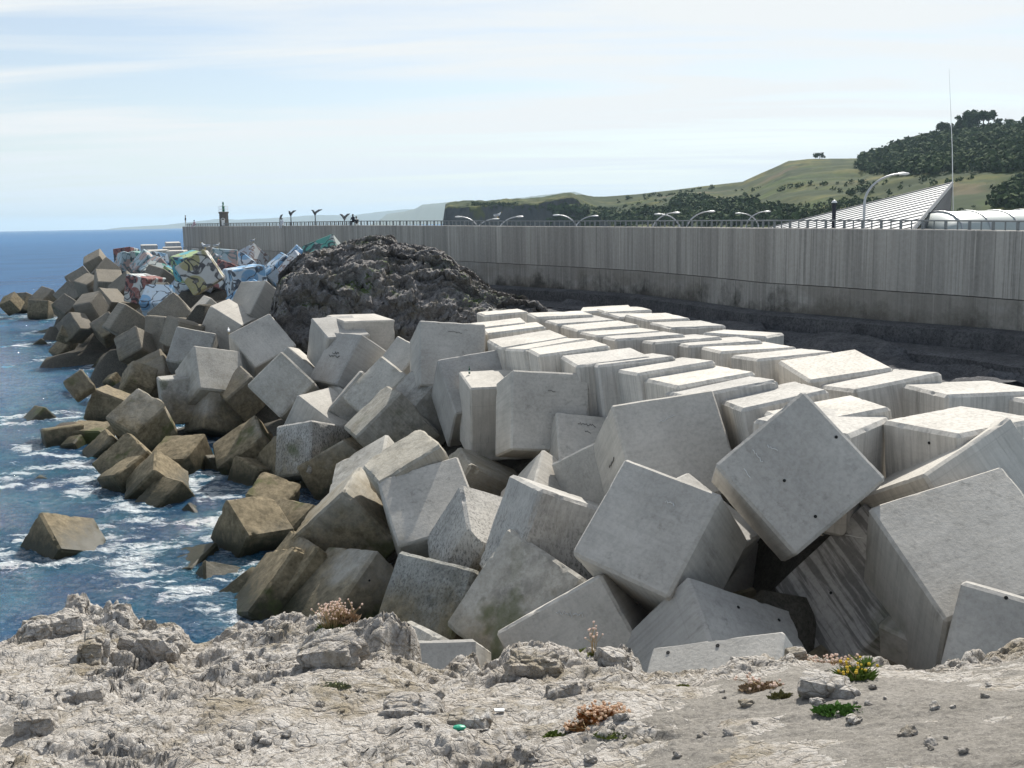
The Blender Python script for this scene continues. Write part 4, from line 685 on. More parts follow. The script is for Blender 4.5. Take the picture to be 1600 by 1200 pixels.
def pier_lamp(px, ptop, D, heads, label):
    p = U(px, ptop, D); r = empty('pier_lamp', (p.x, D, 11.8)); h = p.z-11.8; bm = bmesh.new(); add_tube(bm, [(0, 0, 0), (0, 0, h-.3)], [.09, .06], 8); bm_obj('post', bm, MGD, r, True)
    for s_, ln, up in heads:
        bm = bmesh.new(); add_tube(bm, [(0, 0, h-.6), (s_*.12, 0, h-.22), (s_*ln*.55, 0, h-.04+up*.3), (s_*ln, 0, h+up*.6)], [.07, .14, .13, .03], 10)
        for v in bm.verts: v.co.y *= 1.6
        bm_obj('lamp_head', bm, MGD, r, True)
    tag(r, label, 'pier lamp', 'lamps on the far end of the pier')
pier_lamp(437, 337, 146, [(1, .45, .25)], 'short pier lamp beside the seated person in white')
pier_lamp(454, 330.5, 142, [(1, .75, .2), (-1, .25, .15)], 'pier lamp with one right-pointing head, second from the beacon')
pier_lamp(492, 329, 136, [(1, .95, .2), (-1, .45, .12)], 'tallest pier lamp with a wide two-winged head')
pier_lamp(538, 336, 128, [(1, .7, .25), (-1, .55, .2)], 'pier lamp with two small forked heads left of the seated pair')
# figures
def skin_body(name, J, E, mat, parent=None, sub=1):
    me = bpy.data.meshes.new(name); me.from_pydata([j[:3] for j in J], E, []); o = bpy.data.objects.new(name, me); C.objects.link(o)
    md = o.modifiers.new('s', 'SKIN'); sv = me.skin_vertices[0].data
    for i, j in enumerate(J): sv[i].radius = (j[3], j[3]*(j[4] if len(j) > 4 else 1))
    sv[0].use_root = True; o.modifiers.new('u', 'SUBSURF').levels = sub; o.modifiers['u'].render_levels = sub
    dg = bpy.context.evaluated_depsgraph_get(); m2 = bpy.data.meshes.new_from_object(o.evaluated_get(dg)); C.objects.unlink(o); bpy.data.objects.remove(o)
    m2.materials.clear(); m2.materials.append(mat); m2.shade_smooth(); o = bpy.data.objects.new(name, m2); C.objects.link(o)
    if parent: o.parent = parent
    return o
MSK = plain('skin', (.42, .27, .2), .6)
def person(loc, rz, seated, top, legs, hair, label):
    r = empty('person', loc, rz)
    if not seated:
        J = [(0, 0, .95, .15, .75), (0, 0, 1.2, .16, .7), (0, 0, 1.42, .17, .65), (0, 0, 1.53, .06), (0, .02, 1.66, .095, 1.1), (.18, 0, 1.42, .06), (.25, .02, 1.15, .045), (.22, .12, .93, .035), (-.18, 0, 1.42, .06), (-.25, .02, 1.15, .045), (-.22, .12, .93, .035),
             (.09, 0, .88, .09), (.10, .02, .48, .065), (.10, 0, .08, .05), (.10, .16, .03, .04), (-.09, 0, .88, .09), (-.10, .02, .48, .065), (-.10, 0, .08, .05), (-.10, .16, .03, .04)]
        cl = [(0, 0, .9, .17, .8), (0, 0, 1.2, .18, .75), (0, 0, 1.44, .19, .7), (.19, 0, 1.42, .08), (.26, .02, 1.12, .065), (.24, .1, .98, .06), (-.19, 0, 1.42, .08), (-.26, .02, 1.12, .065), (-.24, .1, .98, .06)]; hd = (0, 0, 1.70)
    else:
        J = [(0, 0, .12, .16, .9), (0, .02, .38, .15, .75), (0, .05, .60, .16, .7), (0, .07, .70, .06), (0, .10, .83, .095, 1.1), (.18, .05, .58, .06), (.24, .14, .36, .045), (.14, .34, .30, .035), (-.18, .05, .58, .06), (-.24, .14, .36, .045), (-.14, .34, .30, .035),
             (.10, .05, .12, .09), (.13, .48, .14, .07), (.13, .50, -.28, .05), (.13, .62, -.33, .04), (-.10, .05, .12, .09), (-.13, .48, .14, .07), (-.13, .50, -.28, .05), (-.13, .62, -.33, .04)]
        cl = [(0, 0, .10, .19, .9), (0, .02, .36, .18, .8), (0, .05, .60, .19, .7), (.19, .05, .58, .08), (.25, .14, .36, .065), (.2, .24, .32, .055), (-.19, .05, .58, .08), (-.25, .14, .36, .065), (-.2, .24, .32, .055)]; hd = (0, .08, .87)
    E = [(0, 1), (1, 2), (2, 3), (3, 4), (2, 5), (5, 6), (6, 7), (2, 8), (8, 9), (9, 10), (0, 11), (11, 12), (12, 13), (13, 14), (0, 15), (15, 16), (16, 17), (17, 18)]
    skin_body('body', J, E, legs, r); skin_body('jacket', cl, [(0, 1), (1, 2), (2, 3), (3, 4), (4, 5), (2, 6), (6, 7), (7, 8)], top, r)
    bm = bmesh.new(); bmesh.ops.create_icosphere(bm, subdivisions=2, radius=.11, matrix=Matrix.Translation((hd[0], hd[1]-.015, hd[2]))); bm_obj('hair', bm, hair, r, True)
    tag(r, label, 'person')
MBK = plain('dark_cloth', (.03, .033, .045), .9); MPK = plain('pink_cloth', (.52, .38, .42), .9); MWH = plain('white_cloth', (.62, .63, .66), .9); MHR = plain('dark_hair', (.03, .02, .015), .8); MTR = plain('light_trousers', (.55, .52, .46), .9)
p = U(290.5, 353.6, 178); person(p, 2.0, False, MBK, MTR, MHR, 'person standing in a dark top and pale trousers at the far end of the pier')
p = U(304.5, 353.4, 176); person((p.x, p.y, p.z+.05), 2.4, True, MPK, MPK, MHR, 'person in a pink top seated on the wall beside the standing one')
p = U(441.5, 352.6, 143); person((p.x, p.y, p.z+.02), 2.8, True, MWH, MWH, MHR, 'person in white seated on the wall under a pier lamp')
p = U(552.5, 352, 122.5); person((p.x, p.y, p.z+.3), 2.6, True, MBK, MBK, MHR, 'dark clothed person seated on the wall, left and taller of the pair')
p = U(557, 352, 122); person((p.x, p.y, p.z+.05), 3.4, True, MBK, MTR, MHR, 'dark clothed person seated on the wall, right and lower of the pair')
# beacon
MST = plain('beacon_masonry', (.15, .14, .125), .9, .3); MGR = plain('green_paint', (.03, .16, .09), .5)
p = U(350.5, 353, 168); bc = empty('harbour_beacon', (p.x, p.y, 11.8)); z0 = p.z-11.8
bm = bmesh.new(); add_lathe(bm, [(.78, 0), (.74, z0), (.70, z0+1.9), (.80, z0+1.98), (.82, z0+2.16), (.70, z0+2.2)], seg=8); bm_obj('tower', bm, MST, bc)
bm = bmesh.new(); add_lathe(bm, [(.20, z0+2.2), (.20, z0+3.05), (.26, z0+3.1), (.12, z0+3.2)], seg=12); bm_obj('lantern', bm, MGR, bc, True)
bm = bmesh.new(); add_lathe(bm, [(.05, z0+3.2), (.13, z0+3.35), (.14, z0+3.55), (.05, z0+3.75)], seg=10); bm_obj('light', bm, MGR, bc, True)
bm = bmesh.new()
for i in range(8):
    a = i*math.pi/4; add_tube(bm, [(.72*math.cos(a), .72*math.sin(a), z0+2.2), (.72*math.cos(a), .72*math.sin(a), z0+3.05)], .018, 5)
for zz in (2.6, 3.03): add_tube(bm, [(.72*math.cos(i*math.pi/8), .72*math.sin(i*math.pi/8), z0+zz) for i in range(17)], .018, 5)
bm_obj('gallery_railing', bm, MLH, bc); bm = bmesh.new(); add_box(bm, (.05, -.73, z0+.5), (.5, .06, .9)); add_tube(bm, [(-.27, -.78, z0+.9), (-.2, -.78, z0+1.1), (.05, -.78, z0+1.22), (.3, -.78, z0+1.1), (.37, -.78, z0+.9)], .05, 6); bm_obj('door', bm, MLH, bc)
tag(bc, 'small brown masonry harbour beacon with green lantern on the far pier', 'beacon')
# gulls
MGU = plain('gull_white', (.78, .78, .77), .8); MGW = plain('gull_wing', (.36, .38, .41), .8); MYB = plain('beak_yellow', (.6, .4, .05), .5)
gull0 = None
def gull(loc, rz, label, s=1.0):
    global gull0
    if gull0 is None:
        r = empty('gull', loc, rz)
        skin_body('body', [(0, 0, .22, .085), (-.16, 0, .19, .055), (-.30, 0, .18, .02), (.10, 0, .26, .065), (.16, 0, .34, .04), (.19, 0, .41, .048)], [(0, 1), (1, 2), (0, 3), (3, 4), (4, 5)], MGU, r)
        for s_ in (-1, 1):
            bm = bmesh.new(); bmesh.ops.create_icosphere(bm, subdivisions=2, radius=1, matrix=Matrix.Translation((-.09, s_*.075, .23)) @ Matrix.Rotation(.12, 4, 'Y') @ Matrix.Diagonal((.21, .022, .07, 1))); bm_obj('wing', bm, MGW, r, True)
            bm = bmesh.new(); add_tube(bm, [(0, s_*.035, .16), (.0, s_*.035, .01), (.05, s_*.035, .006)], .009, 5); bm_obj('leg', bm, MYB, r)
        bm = bmesh.new(); add_tube(bm, [(.22, 0, .41), (.29, 0, .395)], [.014, .003], 5); bm_obj('beak', bm, MYB, r); gull0 = r
    else:
        r = gull0.copy(); C.objects.link(r); r.location = loc; r.rotation_euler = (0, 0, rz)
        for ch in gull0.children: c_ = ch.copy(); C.objects.link(c_); c_.parent = r
    r.scale = (s, s, s); tag(r, label, 'gull', 'gulls perched on the blocks and lamps')
def topof(nm, px):     # highest surface point of a cube along a picture column
    o = BOBJ[nm]; co = [Vector(v.co) for v in o.data.vertices]; Mx = Matrix.Translation(o.location) @ o.rotation_quaternion.to_matrix().to_4x4()
    best = None
    for v in co:
        q_ = Mx @ v; r_ = q_-Vector((0, 0, CH)); zc = r_.y*math.cos(PITCH)-r_.z*math.sin(PITCH); yc = -(r_.z*math.cos(PITCH)+r_.y*math.sin(PITCH))
        u, v_ = F*r_.x/zc, F*yc/zc; X_ = 800+u*math.cos(ROLL)-v_*math.sin(ROLL); Y_ = 600+u*math.sin(ROLL)+v_*math.cos(ROLL)
        sc_ = Y_+abs(X_-px)*1.5
        if best is None or sc_ < best[0]: best = (sc_, q_)
    return best[1]
gull(topof('K7', 321), 2.9, 'gull on the corner of the yellow painted block nearest the pier end', 1.5); gull(topof('K13', 393), .4, 'gull on the sharp tip of the pale patterned painted block', 1.5)
gull(topof('K37', 337), 0.2, 'gull standing on a level pink block in front of the far wall', 1.4); gull(topof('K24', 341), 2.8, 'gull low among the painted blocks below the pink one', 1.4); gull(topof('N38', 357), 1.9, 'gull on the left corner of the clean block below the crag', 1.1)
gull(U(778, 341.5, 119), .3, 'gull perched on a low arched street lamp before the cliff', 1.7); gull(topof('K26', 381), 1.2, 'gull beside the tip of the pale patterned block', 1.2)
# ------------------------------------------------------------------ harbour buildings
MRF = plain('seam_metal_roof', (.52, .53, .53), .5, .06); MSE = plain('roof_seam_grey', (.14, .145, .15), .5); MGBL = plain('grey_gable_panel', (.26, .27, .28), .7)
A_ = U(1198, 357.5, 128); B_ = U(1488.5, 286, 110); C_ = U(1424, 362, 76); Dn = U(1494, 362, 100); E2 = U(1300, 345, 150)
bd = empty('roofed_hall', (C_.x, C_.y, 8.2)); tag(bd, 'harbour hall with a white ribbed metal roof rising to a sharp point', 'building')
bm = bmesh.new(); tv = [bm.verts.new(v) for v in (A_, B_, C_)]; bv = [bm.verts.new(v+Vector((0, 0, -.25))) for v in (A_, B_, C_)]; bm.faces.new(tv); bm.faces.new(bv[::-1])
for i in range(3): bm.faces.new((tv[i], bv[i], bv[(i+1) % 3], tv[(i+1) % 3]))
rf = rel(bm_obj('roof', bm, MRF), bd); bm = bmesh.new(); nrm = (B_-A_).cross(C_-A_).normalized(); nrm = -nrm if nrm.z < 0 else nrm
for i in range(1, 15):
    t = i/15.0; p0 = C_+(B_-C_)*t; e_ = A_+(C_-A_)*0; q1 = p0; dr = (A_-B_).normalized(); hi_ = (B_-C_).length
    # seams run parallel to the ridge, clipped at the eave A-C
    ln = (B_-A_).length*t; q2 = q1+dr*ln; add_tube(bm, [q1+nrm*.06, q2+nrm*.05], .05, 4)
add_tube(bm, [A_+nrm*.05, B_+nrm*.05], .10, 5); add_tube(bm, [B_+nrm*.05, C_+nrm*.05], .13, 5)
rel(bm_obj('standing_seams', bm, MSE), bd); bm = bmesh.new()
gv = [bm.verts.new(v) for v in (B_+Vector((.02, .15, -.3)), C_+Vector((.25, .1, -.3)), Vector((C_.x+.25, C_.y+.1, 8)), Vector((B_.x+.3, B_.y+1, 8)))]; bm.faces.new(gv)
g2 = [bm.verts.new(v) for v in (B_+Vector((.02, .15, -.3)), Vector((B_.x+.3, B_.y+1, 8)), Vector((A_.x+6, A_.y+8, 8)), A_+Vector((.5, 2, -.3)))]; bm.faces.new(g2); bmesh.ops.solidify(bm, geom=bm.faces[:], thickness=.2)
rel(bm_obj('gable_wall', bm, MGBL), bd)
b2 = U(1303, 337, 92); bm = bmesh.new(); add_lathe(bm, [(.17, -1.2), (.17, .95), (.22, .98), (.22, 1.06)], c=b2, seg=12); chm = rel(bm_obj('chimney', bm, MBK, None, True), bd)
bm = bmesh.new(); add_lathe(bm, [(.26, 1.1), (.16, 1.26), (.03, 1.34)], c=b2, seg=12); o = bm_obj('chimney_cap', bm, MLH, None, True); o.parent = chm; o.matrix_parent_inverse = chm.matrix_world.inverted(); bpy.context.view_layer.update()
# barrel vault
vh = empty('vaulted_hall', (U(1520, 362, 86).x, 86, 8.2)); tag(vh, 'harbour hall with a long white barrel-vaulted roof behind the seawall', 'building')
a0 = U(1458, 361, 84); top = U(1500, 330, 86); R_ = top.z-a0.z+.6; n_ = 20; ax = Vector((1, .10, 0)).normalized(); dirn = Vector((-.1, 1, 0)).normalized(); V = []; Fc = []; m_ = 14
for i in range(n_+1):
    s_ = i/n_*46; rr_ = R_
    for k_ in range(m_+1):
        a = math.pi*(k_/m_); end = max(0, 1-(s_/2.6)) if s_ < 2.6 else 0; sc_ = math.sqrt(max(.0, 1-end*end)); V.append(tuple(Vector((a0.x-1.0, 86, top.z-R_))+ax*s_+dirn*(-math.cos(a)*3.9)+Vector((0, 0, R_*math.sin(a)**.7*(.25+.75*sc_)))))
for i in range(n_):
    for k_ in range(m_): Fc.append((i*(m_+1)+k_, (i+1)*(m_+1)+k_, (i+1)*(m_+1)+k_+1, i*(m_+1)+k_+1))
MV = plain('vault_panel', (.36, .40, .385), .5, .14); vo = rel(mesh_obj('vault_roof', V, Fc, MV, smooth=True), vh)
sm = vo.modifiers.new('t', 'SOLIDIFY'); sm.thickness = .12
bm = bmesh.new()
for i in range(0, n_+1, 1):
    b0 = i*(m_+1); add_tube(bm, [Vector(V[b0+k_])+Vector((0, 0, .05)) for k_ in range(m_+1)], .06, 4)
rel(bm_obj('vault_rib', bm, MG), vh); bm = bmesh.new(); add_box(bm, (a0.x+22, 86+2, (top.z-R_+8.2)/2), (44, 6.4, top.z-R_-8.2)); rel(bm_obj('wall', bm, MGBL), vh)
# mast
mt = empty('radio_mast', (U(1489.5, 350, 109).x, 109, 8.2)); t_ = U(1483, 108, 109); bm = bmesh.new(); add_tube(bm, [(0, 0, 0), (0, 0, 4), ((t_.x-mt.location.x)*.4, 0, (t_.z-8.2)*.6), (t_.x-mt.location.x, 0, t_.z-8.2)], [.07, .055, .035, .012], 6); bm_obj('pole', bm, MLH, mt)
bm = bmesh.new(); add_tube(bm, [(-.4, 0, 0), (-.4, 0, 3.0), (-.25, 0, 9)], .02, 5); bm_obj('aerial_cable', bm, MGD, mt); tag(mt, 'tall thin white radio mast beside the pointed metal roof', 'mast')
# ------------------------------------------------------------------ headland hill
SK = [(700, 345), (704, 319), (712, 316), (760, 313), (800, 311), (830, 310), (850, 308), (880, 302.5), (895, 301), (910, 303), (930, 307), (960, 306), (1000, 303), (1050, 297), (1100, 290.5), (1160, 284), (1180, 275), (1210, 262), (1230, 253), (1262, 250), (1340, 249), (1352, 243), (1372, 240), (1400, 228), (1440, 219), (1480, 210), (1540, 203), (1600, 198), (1700, 190), (1900, 186), (2200, 210), (2600, 260)]
nu, nv = 560, 150; px = np.concatenate([np.linspace(700, 1640, 470), np.linspace(1645, 2600, nu-470)]); sy = np.interp(px, [a[0] for a in SK], [a[1] for a in SK]); hz = 346-.0185*(px-800)
Ds = np.interp(px, [700, 1000, 1300, 1600, 2600], [1500, 1450, 1350, 1150, 900]); D0 = np.interp(px, [700, 940, 1000, 1300, 1600, 2600], [1330, 1180, 900, 620, 520, 400]); zs = CH+(hz-sy)/F*Ds
G = np.zeros((nv, nu, 3)); cl = np.clip((965-px)/60, 0, 1)
for j in range(nv):
    t = j/(nv-1)
    if t < .75: s_ = t/.75; y = D0+(Ds-D0)*s_; g1 = s_**.85; g2 = np.clip(s_*9, 0, 1)*.72+.28*s_; z = zs*(g1*(1-cl)+g2*cl)-1
    else: s_ = (t-.75)/.25; y = Ds+s_*500; z = zs*(1-s_**2)-1
    xx = (px-800)/F; G[j, :, 0] = xx*y*1.0; G[j, :, 1] = y; G[j, :, 2] = z
fd = np.clip(np.minimum(1, (np.linspace(0, 1, nv)[:, None])*6), 0, 1); top_ = 1-np.exp(-((np.linspace(0, 1, nv)[:, None]-.75)/.06)**2)*.85
G[..., 2] += (8*fbm(G*.006, 4)+3*fbm(G*.03, 3))*fd*top_; G[..., 2] += 2.0*np.floor(3*fbm(G*np.array([.002, .009, 0]), 2))*fd*top_*.5
G[..., 1] -= cl*45*fbm(G*np.array([.03, .0, .012])+4, 5, ridge=True)*fd; G[..., 2] += cl*2.5*fbm(G*np.array([.08, .02, .0]), 3)*fd
mh = M('headland_turf', .95, .1); c0 = mh.coord('World'); n_a = mh.noise(mh.coord('World', (1, 2.6, 2)), .006, 7, .6); n_b = mh.noise(c0, .03, 7, .7)
c = mh.mix(mh.ramp(n_a, [(.38, 0.), (.6, 1.)]), (.040, .068, .014), (.115, .108, .034)); c = mh.mix(mh.ramp(n_b, [(.42, .0), (.56, .85)]), c, (.032, .046, .018))
hl = mh.vor(mh.coord('World', (1, .45, 0), (5, 0, 0), (0, 0, .4)), .006, 'DISTANCE_TO_EDGE'); c = mh.mix(mh.ramp(hl.outputs['Distance'], [(.03, .8), (.06, 0.)]), c, (.03, .045, .018))
hc = mh.noise(c0, .011, 4, .6); c = mh.mix(mh.ramp(hc, [(.58, 0.), (.66, .55)]), c, (.135, .10, .062))
nn = mh.n('ShaderNodeSeparateXYZ'); mh.l(mh.n('ShaderNodeNewGeometry').outputs['Normal'], nn.inputs[0]); c = mh.mix(mh.ramp(nn.outputs[2], [(.45, 1.), (.68, 0.)]), c, mh.mix(n_b, (.022, .024, .026), (.15, .14, .12)))
mh.col(c); hill = grid_obj('headland_hill', G, mh.m, flip=False); tag(hill, 'green and ochre coastal headland with a dark cliff end', kind='structure')
HG = G
_r = HG-np.array([0, 0, CH]); _zc = _r[..., 1]*math.cos(PITCH)-_r[..., 2]*math.sin(PITCH); _yc = -(_r[..., 2]*math.cos(PITCH)+_r[..., 1]*math.sin(PITCH)); _u = F*_r[..., 0]/_zc; _v = F*_yc/_zc
HX = 800+_u*math.cos(ROLL)-_v*math.sin(ROLL); HYs = 600+_u*math.sin(ROLL)+_v*math.cos(ROLL)
def area_spots(n, x0, x1, ylo, yhi, rr, clump_=0):
    out = []; k_ = 0; rg = np.random.RandomState(int(x0))
    while len(out) < n and k_ < n*60:
        k_ += 1; i = rg.randint(0, nu); j = rg.randint(2, int(.755*nv)); X_ = HX[j, i]; Y_ = HYs[j, i]
        if not (x0 < X_ < x1): continue
        if ylo(X_) < Y_ < yhi(X_):
            if clump_ and pn(HG[j, i][None]*np.array([.012, .012, 0]))[0] < clump_: continue
            v = Vector(HG[j, i]); v.x += rg.uniform(-2, 2); out.append((v, rg.uniform(*rr)))
    return out
def ipf(*a): return lambda x: np.interp(x, a[0::2], a[1::2])
def hillz(pxq, t):      # a point on the hill by picture column and depth fraction
    i = int(np.clip(np.searchsorted(px, pxq), 1, nu-1)); j = int(np.clip(t*(nv-1), 0, nv-1)); return Vector(HG[j, i])
MTL = M('tree_foliage', .95, .1); kf = MTL.noise(MTL.coord('World'), .09, 5, .7); MTL.col(MTL.mix(MTL.ramp(kf, [(.35, 0.), (.65, 1.)]), (.032, .052, .022), (.085, .115, .042))); MTL = MTL.m
MTK = plain('tree_bark', (.09, .07, .05), .95)
def clump(V, Fc, c, r, rng, n=34, flat=.8):
    for _ in range(n):
        d = rng.randn(3); d /= np.linalg.norm(d); p_ = np.array(c)+d*r*(.45+.6*rng.rand())*np.array([1, 1, flat]); s_ = r*(.20+.22*rng.rand()); a = rng.randn(3); a /= np.linalg.norm(a); b = np.cross(a, d); b /= np.linalg.norm(b)+1e-9
        k_ = len(V); V += [p_+a*s_, p_+b*s_, p_-a*s_*.9, p_-b*s_*.8]; Fc.append((k_, k_+1, k_+2, k_+3))
rng = np.random.RandomState(5)
HSX, HSY = None, None
def wood(name, spots, label):
    V = []; Fc = []
    for p_, r_ in spots: clump(V, Fc, (p_.x, p_.y, p_.z+r_*.5), r_, rng, 26)
    o = mesh_obj(name, V, Fc, MTL); tag(o, label, name.replace('_', ' '), kind='stuff')
def poly_spots(poly, n, tr, rr):
    out = []
    while len(out) < n:
        p_ = rng.uniform(poly[0], poly[1]); t = rng.uniform(*tr(p_)); out.append((hillz(p_, t), rng.uniform(*rr)))
    return out
wood('hillside_wood', area_spots(2300, 1342, 1720, ipf(1342, 246, 1372, 240, 1400, 228, 1490, 206, 1600, 196, 1720, 190), ipf(1342, 262, 1352, 271, 1420, 274, 1480, 270, 1600, 268, 1720, 268), (2.4, 6.5)), 'dense dark wood covering the upper right of the headland')
wood('cliff_thicket', area_spots(700, 940, 1250, ipf(940, 338, 1000, 333, 1045, 330, 1060, 310, 1100, 312, 1110, 318, 1170, 316, 1190, 330, 1250, 326), ipf(940, 352, 1250, 352), (3, 7)), 'dark blue-green thicket at the foot of the headland behind the lamps')
wood('slope_scrub', area_spots(200, 960, 1700, ipf(960, 300, 1200, 290, 1700, 270), ipf(960, 350, 1700, 350), (1, 3.4), .12)+area_spots(240, 1555, 1720, ipf(1555, 305, 1600, 285, 1720, 280), ipf(1555, 325, 1720, 330), (3, 6))+area_spots(200, 1180, 1430, ipf(1180, 322, 1430, 312), ipf(1180, 345, 1430, 340), (1.5, 4), -.1), 'scattered low scrub and bushes over the grassy slope')
wood('cliff_top_scrub', area_spots(200, 740, 960, ipf(740, 318, 960, 326), ipf(740, 324, 960, 340), (1.5, 3), .0)+area_spots(230, 855, 930, ipf(855, 330, 880, 321, 900, 322, 930, 336), ipf(855, 350, 930, 350), (4, 8)), 'dark scrub and trees along the lip of the headland cliff')
for i, (tx_, hh, lb) in enumerate([(1277, 9, 'lone bushy tree on the bare crest of the headland, left of the wood'), (1395, 7, 'first small round tree on the crest at the left end of the wood'), (1402, 6, 'second small round tree on the crest, touching the first'), (1410, 7, 'third small round tree on the crest, before the long dip'),
        (1437, 7, 'low crest tree left of the taller clump'), (1447, 8, 'round crest tree joining the taller clump on its left'), (1461, 16, 'tall crest tree left of the radio mast'), (1472, 13, 'crest tree just left of the radio mast, lower than its neighbour'), (1480, 12, 'crest tree directly left of the mast'),
        (1494, 20, 'dark tall crest tree directly right of the mast'), (1503, 24, 'tallest dark tree of the headland crest'), (1513, 20, 'dark crest tree right of the tallest one'), (1524, 20, 'umbrella-shaped tree in the pair right of the tallest tree'), (1533, 19, 'umbrella-shaped crest tree with sky under its crown'),
        (1548, 11, 'small crest tree after the umbrella-shaped ones'), (1562, 9, 'low crest tree toward the right edge of the picture'), (1588, 10, 'rightmost crest tree of the headland')]):
    b_ = hillz(tx_, .745); rt = empty('crest_tree', b_); bm = bmesh.new(); add_tube(bm, [(0, 0, -2), (.2, 0, hh*.4), (.6, .1, hh*.75)], [hh*.035+.1, hh*.028+.08, .1], 6)
    for k_ in range(4): a = k_*1.7; add_tube(bm, [(.2, 0, hh*.4), (math.cos(a)*hh*.2, math.sin(a)*hh*.2, hh*.7)], [.15, .06], 5)
    bm_obj('trunk', bm, MTK, rt); V = []; Fc = []
    for k_ in range(12):
        if i == 0: cc_ = (rng.uniform(-5.5, 5.5), rng.uniform(-3, 3), rng.uniform(2, 6)); cr_ = 2.6
        elif 11 < i < 14: cc_ = (rng.uniform(-.38, .38)*hh, rng.uniform(-.3, .3)*hh, rng.uniform(.62, .9)*hh); cr_ = hh*.2
        else: cc_ = (rng.uniform(-.3, .3)*hh, rng.uniform(-.3, .3)*hh, rng.uniform(.3, .85)*hh); cr_ = hh*.22
        clump(V, Fc, cc_, cr_, rng, 40)
    mesh_obj('crown', V, Fc, MTL, rt); tag(rt, lb, 'tree', 'trees on the crest of the headland')
# far coast
MFC = plain('far_coast_land', (.09, .11, .08), .95)
def ridge(pr, D, label, seed):
    n_ = 260; x_ = np.linspace(pr[0][0], pr[-1][0], n_); y_ = np.interp(x_, [a[0] for a in pr], [a[1] for a in pr]); G = np.zeros((6, n_, 3)); hz_ = 346-.0185*(x_-800); z_ = np.maximum(CH+(hz_-y_)/F*D, 0)
    z_ = z_*(1+.05*fbm(np.stack([x_*.05, 0*x_, 0*x_+seed], -1), 4))
    for j, (f_, d_) in enumerate([(0, -900), (.35, -600), (.75, -250), (1, 0), (.8, 800), (0, 1800)]): G[j, :, 1] = D+d_; G[j, :, 0] = (x_-800)/F*D; G[j, :, 2] = z_*f_-3
    tag(grid_obj('far_coast', G, MFC), label, kind='structure')
ridge([(600, 345), (612, 334), (640, 330), (655, 326), (668, 320), (690, 317.5), (704, 316.5), (760, 316), (900, 300), (1000, 330)], 10500, 'hazy blue coastal ridge ending behind the headland', 1)
ridge([(200, 355), (270, 351), (300, 347.5), (350, 342), (380, 343), (430, 341), (500, 336), (560, 336), (600, 331), (640, 327), (680, 326), (720, 330)], 18000, 'very faint blue ridges along the horizon', 2)
# ------------------------------------------------------------------ foreground limestone
EP = [(-500, 1010), (-150, 1000), (0, 1002), (40, 998), (62, 975), (78, 940), (95, 936), (120, 946), (150, 938), (172, 952), (185, 980), (205, 972), (235, 966), (262, 978), (280, 1000), (300, 1000), (330, 984), (356, 972), (385, 976), (400, 968), (430, 962), (460, 956), (490, 955), (510, 968), (545, 970), (585, 974), (595, 995), (620, 1010), (650, 1030), (680, 1042), (705, 1030), (740, 1048), (770, 1034), (785, 1010), (800, 1003), (850, 1001), (880, 1012), (900, 1030), (930, 1024), (960, 1008), (985, 1012), (1005, 1040), (1060, 1052), (1100, 1050), (1130, 1030), (1160, 1024), (1220, 1026), (1240, 1012), (1262, 1024), (1290, 1040), (1340, 1044), (1380, 1042), (1420, 1052), (1445, 1040), (1480, 1036), (1540, 1024), (1570, 1014), (1600, 1003), (1700, 985), (2100, 960)]
nu, nv = 950, 330
pxs = np.linspace(-480, 2080, nu); ey = np.interp(pxs, [a[0] for a in EP], [a[1] for a in EP]); ux = (pxs-800)/F*1.02; De = 9.2+1.0*fbm(np.stack([pxs*.004, 0*pxs, 0*pxs], -1), 3)+np.interp(pxs, [-500, 60, 260, 600, 1300, 1600, 2080], [.5, 1.8, .6, 0, -.4, -1.2, -1.5])
G = np.zeros((nv, nu, 3)); ze = CH-(ey-(346-.0185*(pxs-800)))/F*De*1.0
# correct for the pitched camera: the elevation angle of a picture row
vv = (ey-600)/F; el = -np.tan(PITCH+np.arctan(vv-(pxs-800)/F*SLOPE)); ze = CH+el*De*np.sqrt(1+0*ux)
eg = .0
tt = np.concatenate([np.linspace(0, .70, 250), np.linspace(.70, 1, nv-249)[1:]])
for j, t in enumerate(tt):
    if t <= .70:
        s_ = t/.70; y = 4.2+(De-4.2)*s_; zl = (CH-3.05)+(np.interp(pxs, [0, 800, 1600], [-.1, 0, .15])); sm_ = np.clip(1-(De-y)/2.4, 0, 1); zlow = CH-3.05-.16*(y-5.5)+np.interp(pxs, [-400, 0, 800, 1500, 2000], [-.15, -.10, -.08, .22, .45])
        z = zlow*(1-sm_**2)+ze*sm_**2
    else:
        s_ = (t-.70)/.30; y = De+s_*2.3+2.5*s_**3; z = ze-.4*s_-12*s_**1.5
    G[j, :, 0] = ux*y; G[j, :, 1] = y; G[j, :, 2] = z
P = G.copy(); en = np.clip((De[None, :]-G[..., 1])/1.2, -.3, 1); rt_ = np.clip((pxs-1080)/200, 0, 1)[None, :]*np.clip(1.35-(De[None, :]-G[..., 1])*.0, 0, 1)
smooth_r = np.clip((pxs-1050-(De[None, :]-G[..., 1])*-60)/250, 0, 1)*np.clip((De[None, :]-G[..., 1]-.35)/.5, 0, 1)   # the smoother mortared slab on the right
A1 = 1-.80*smooth_r

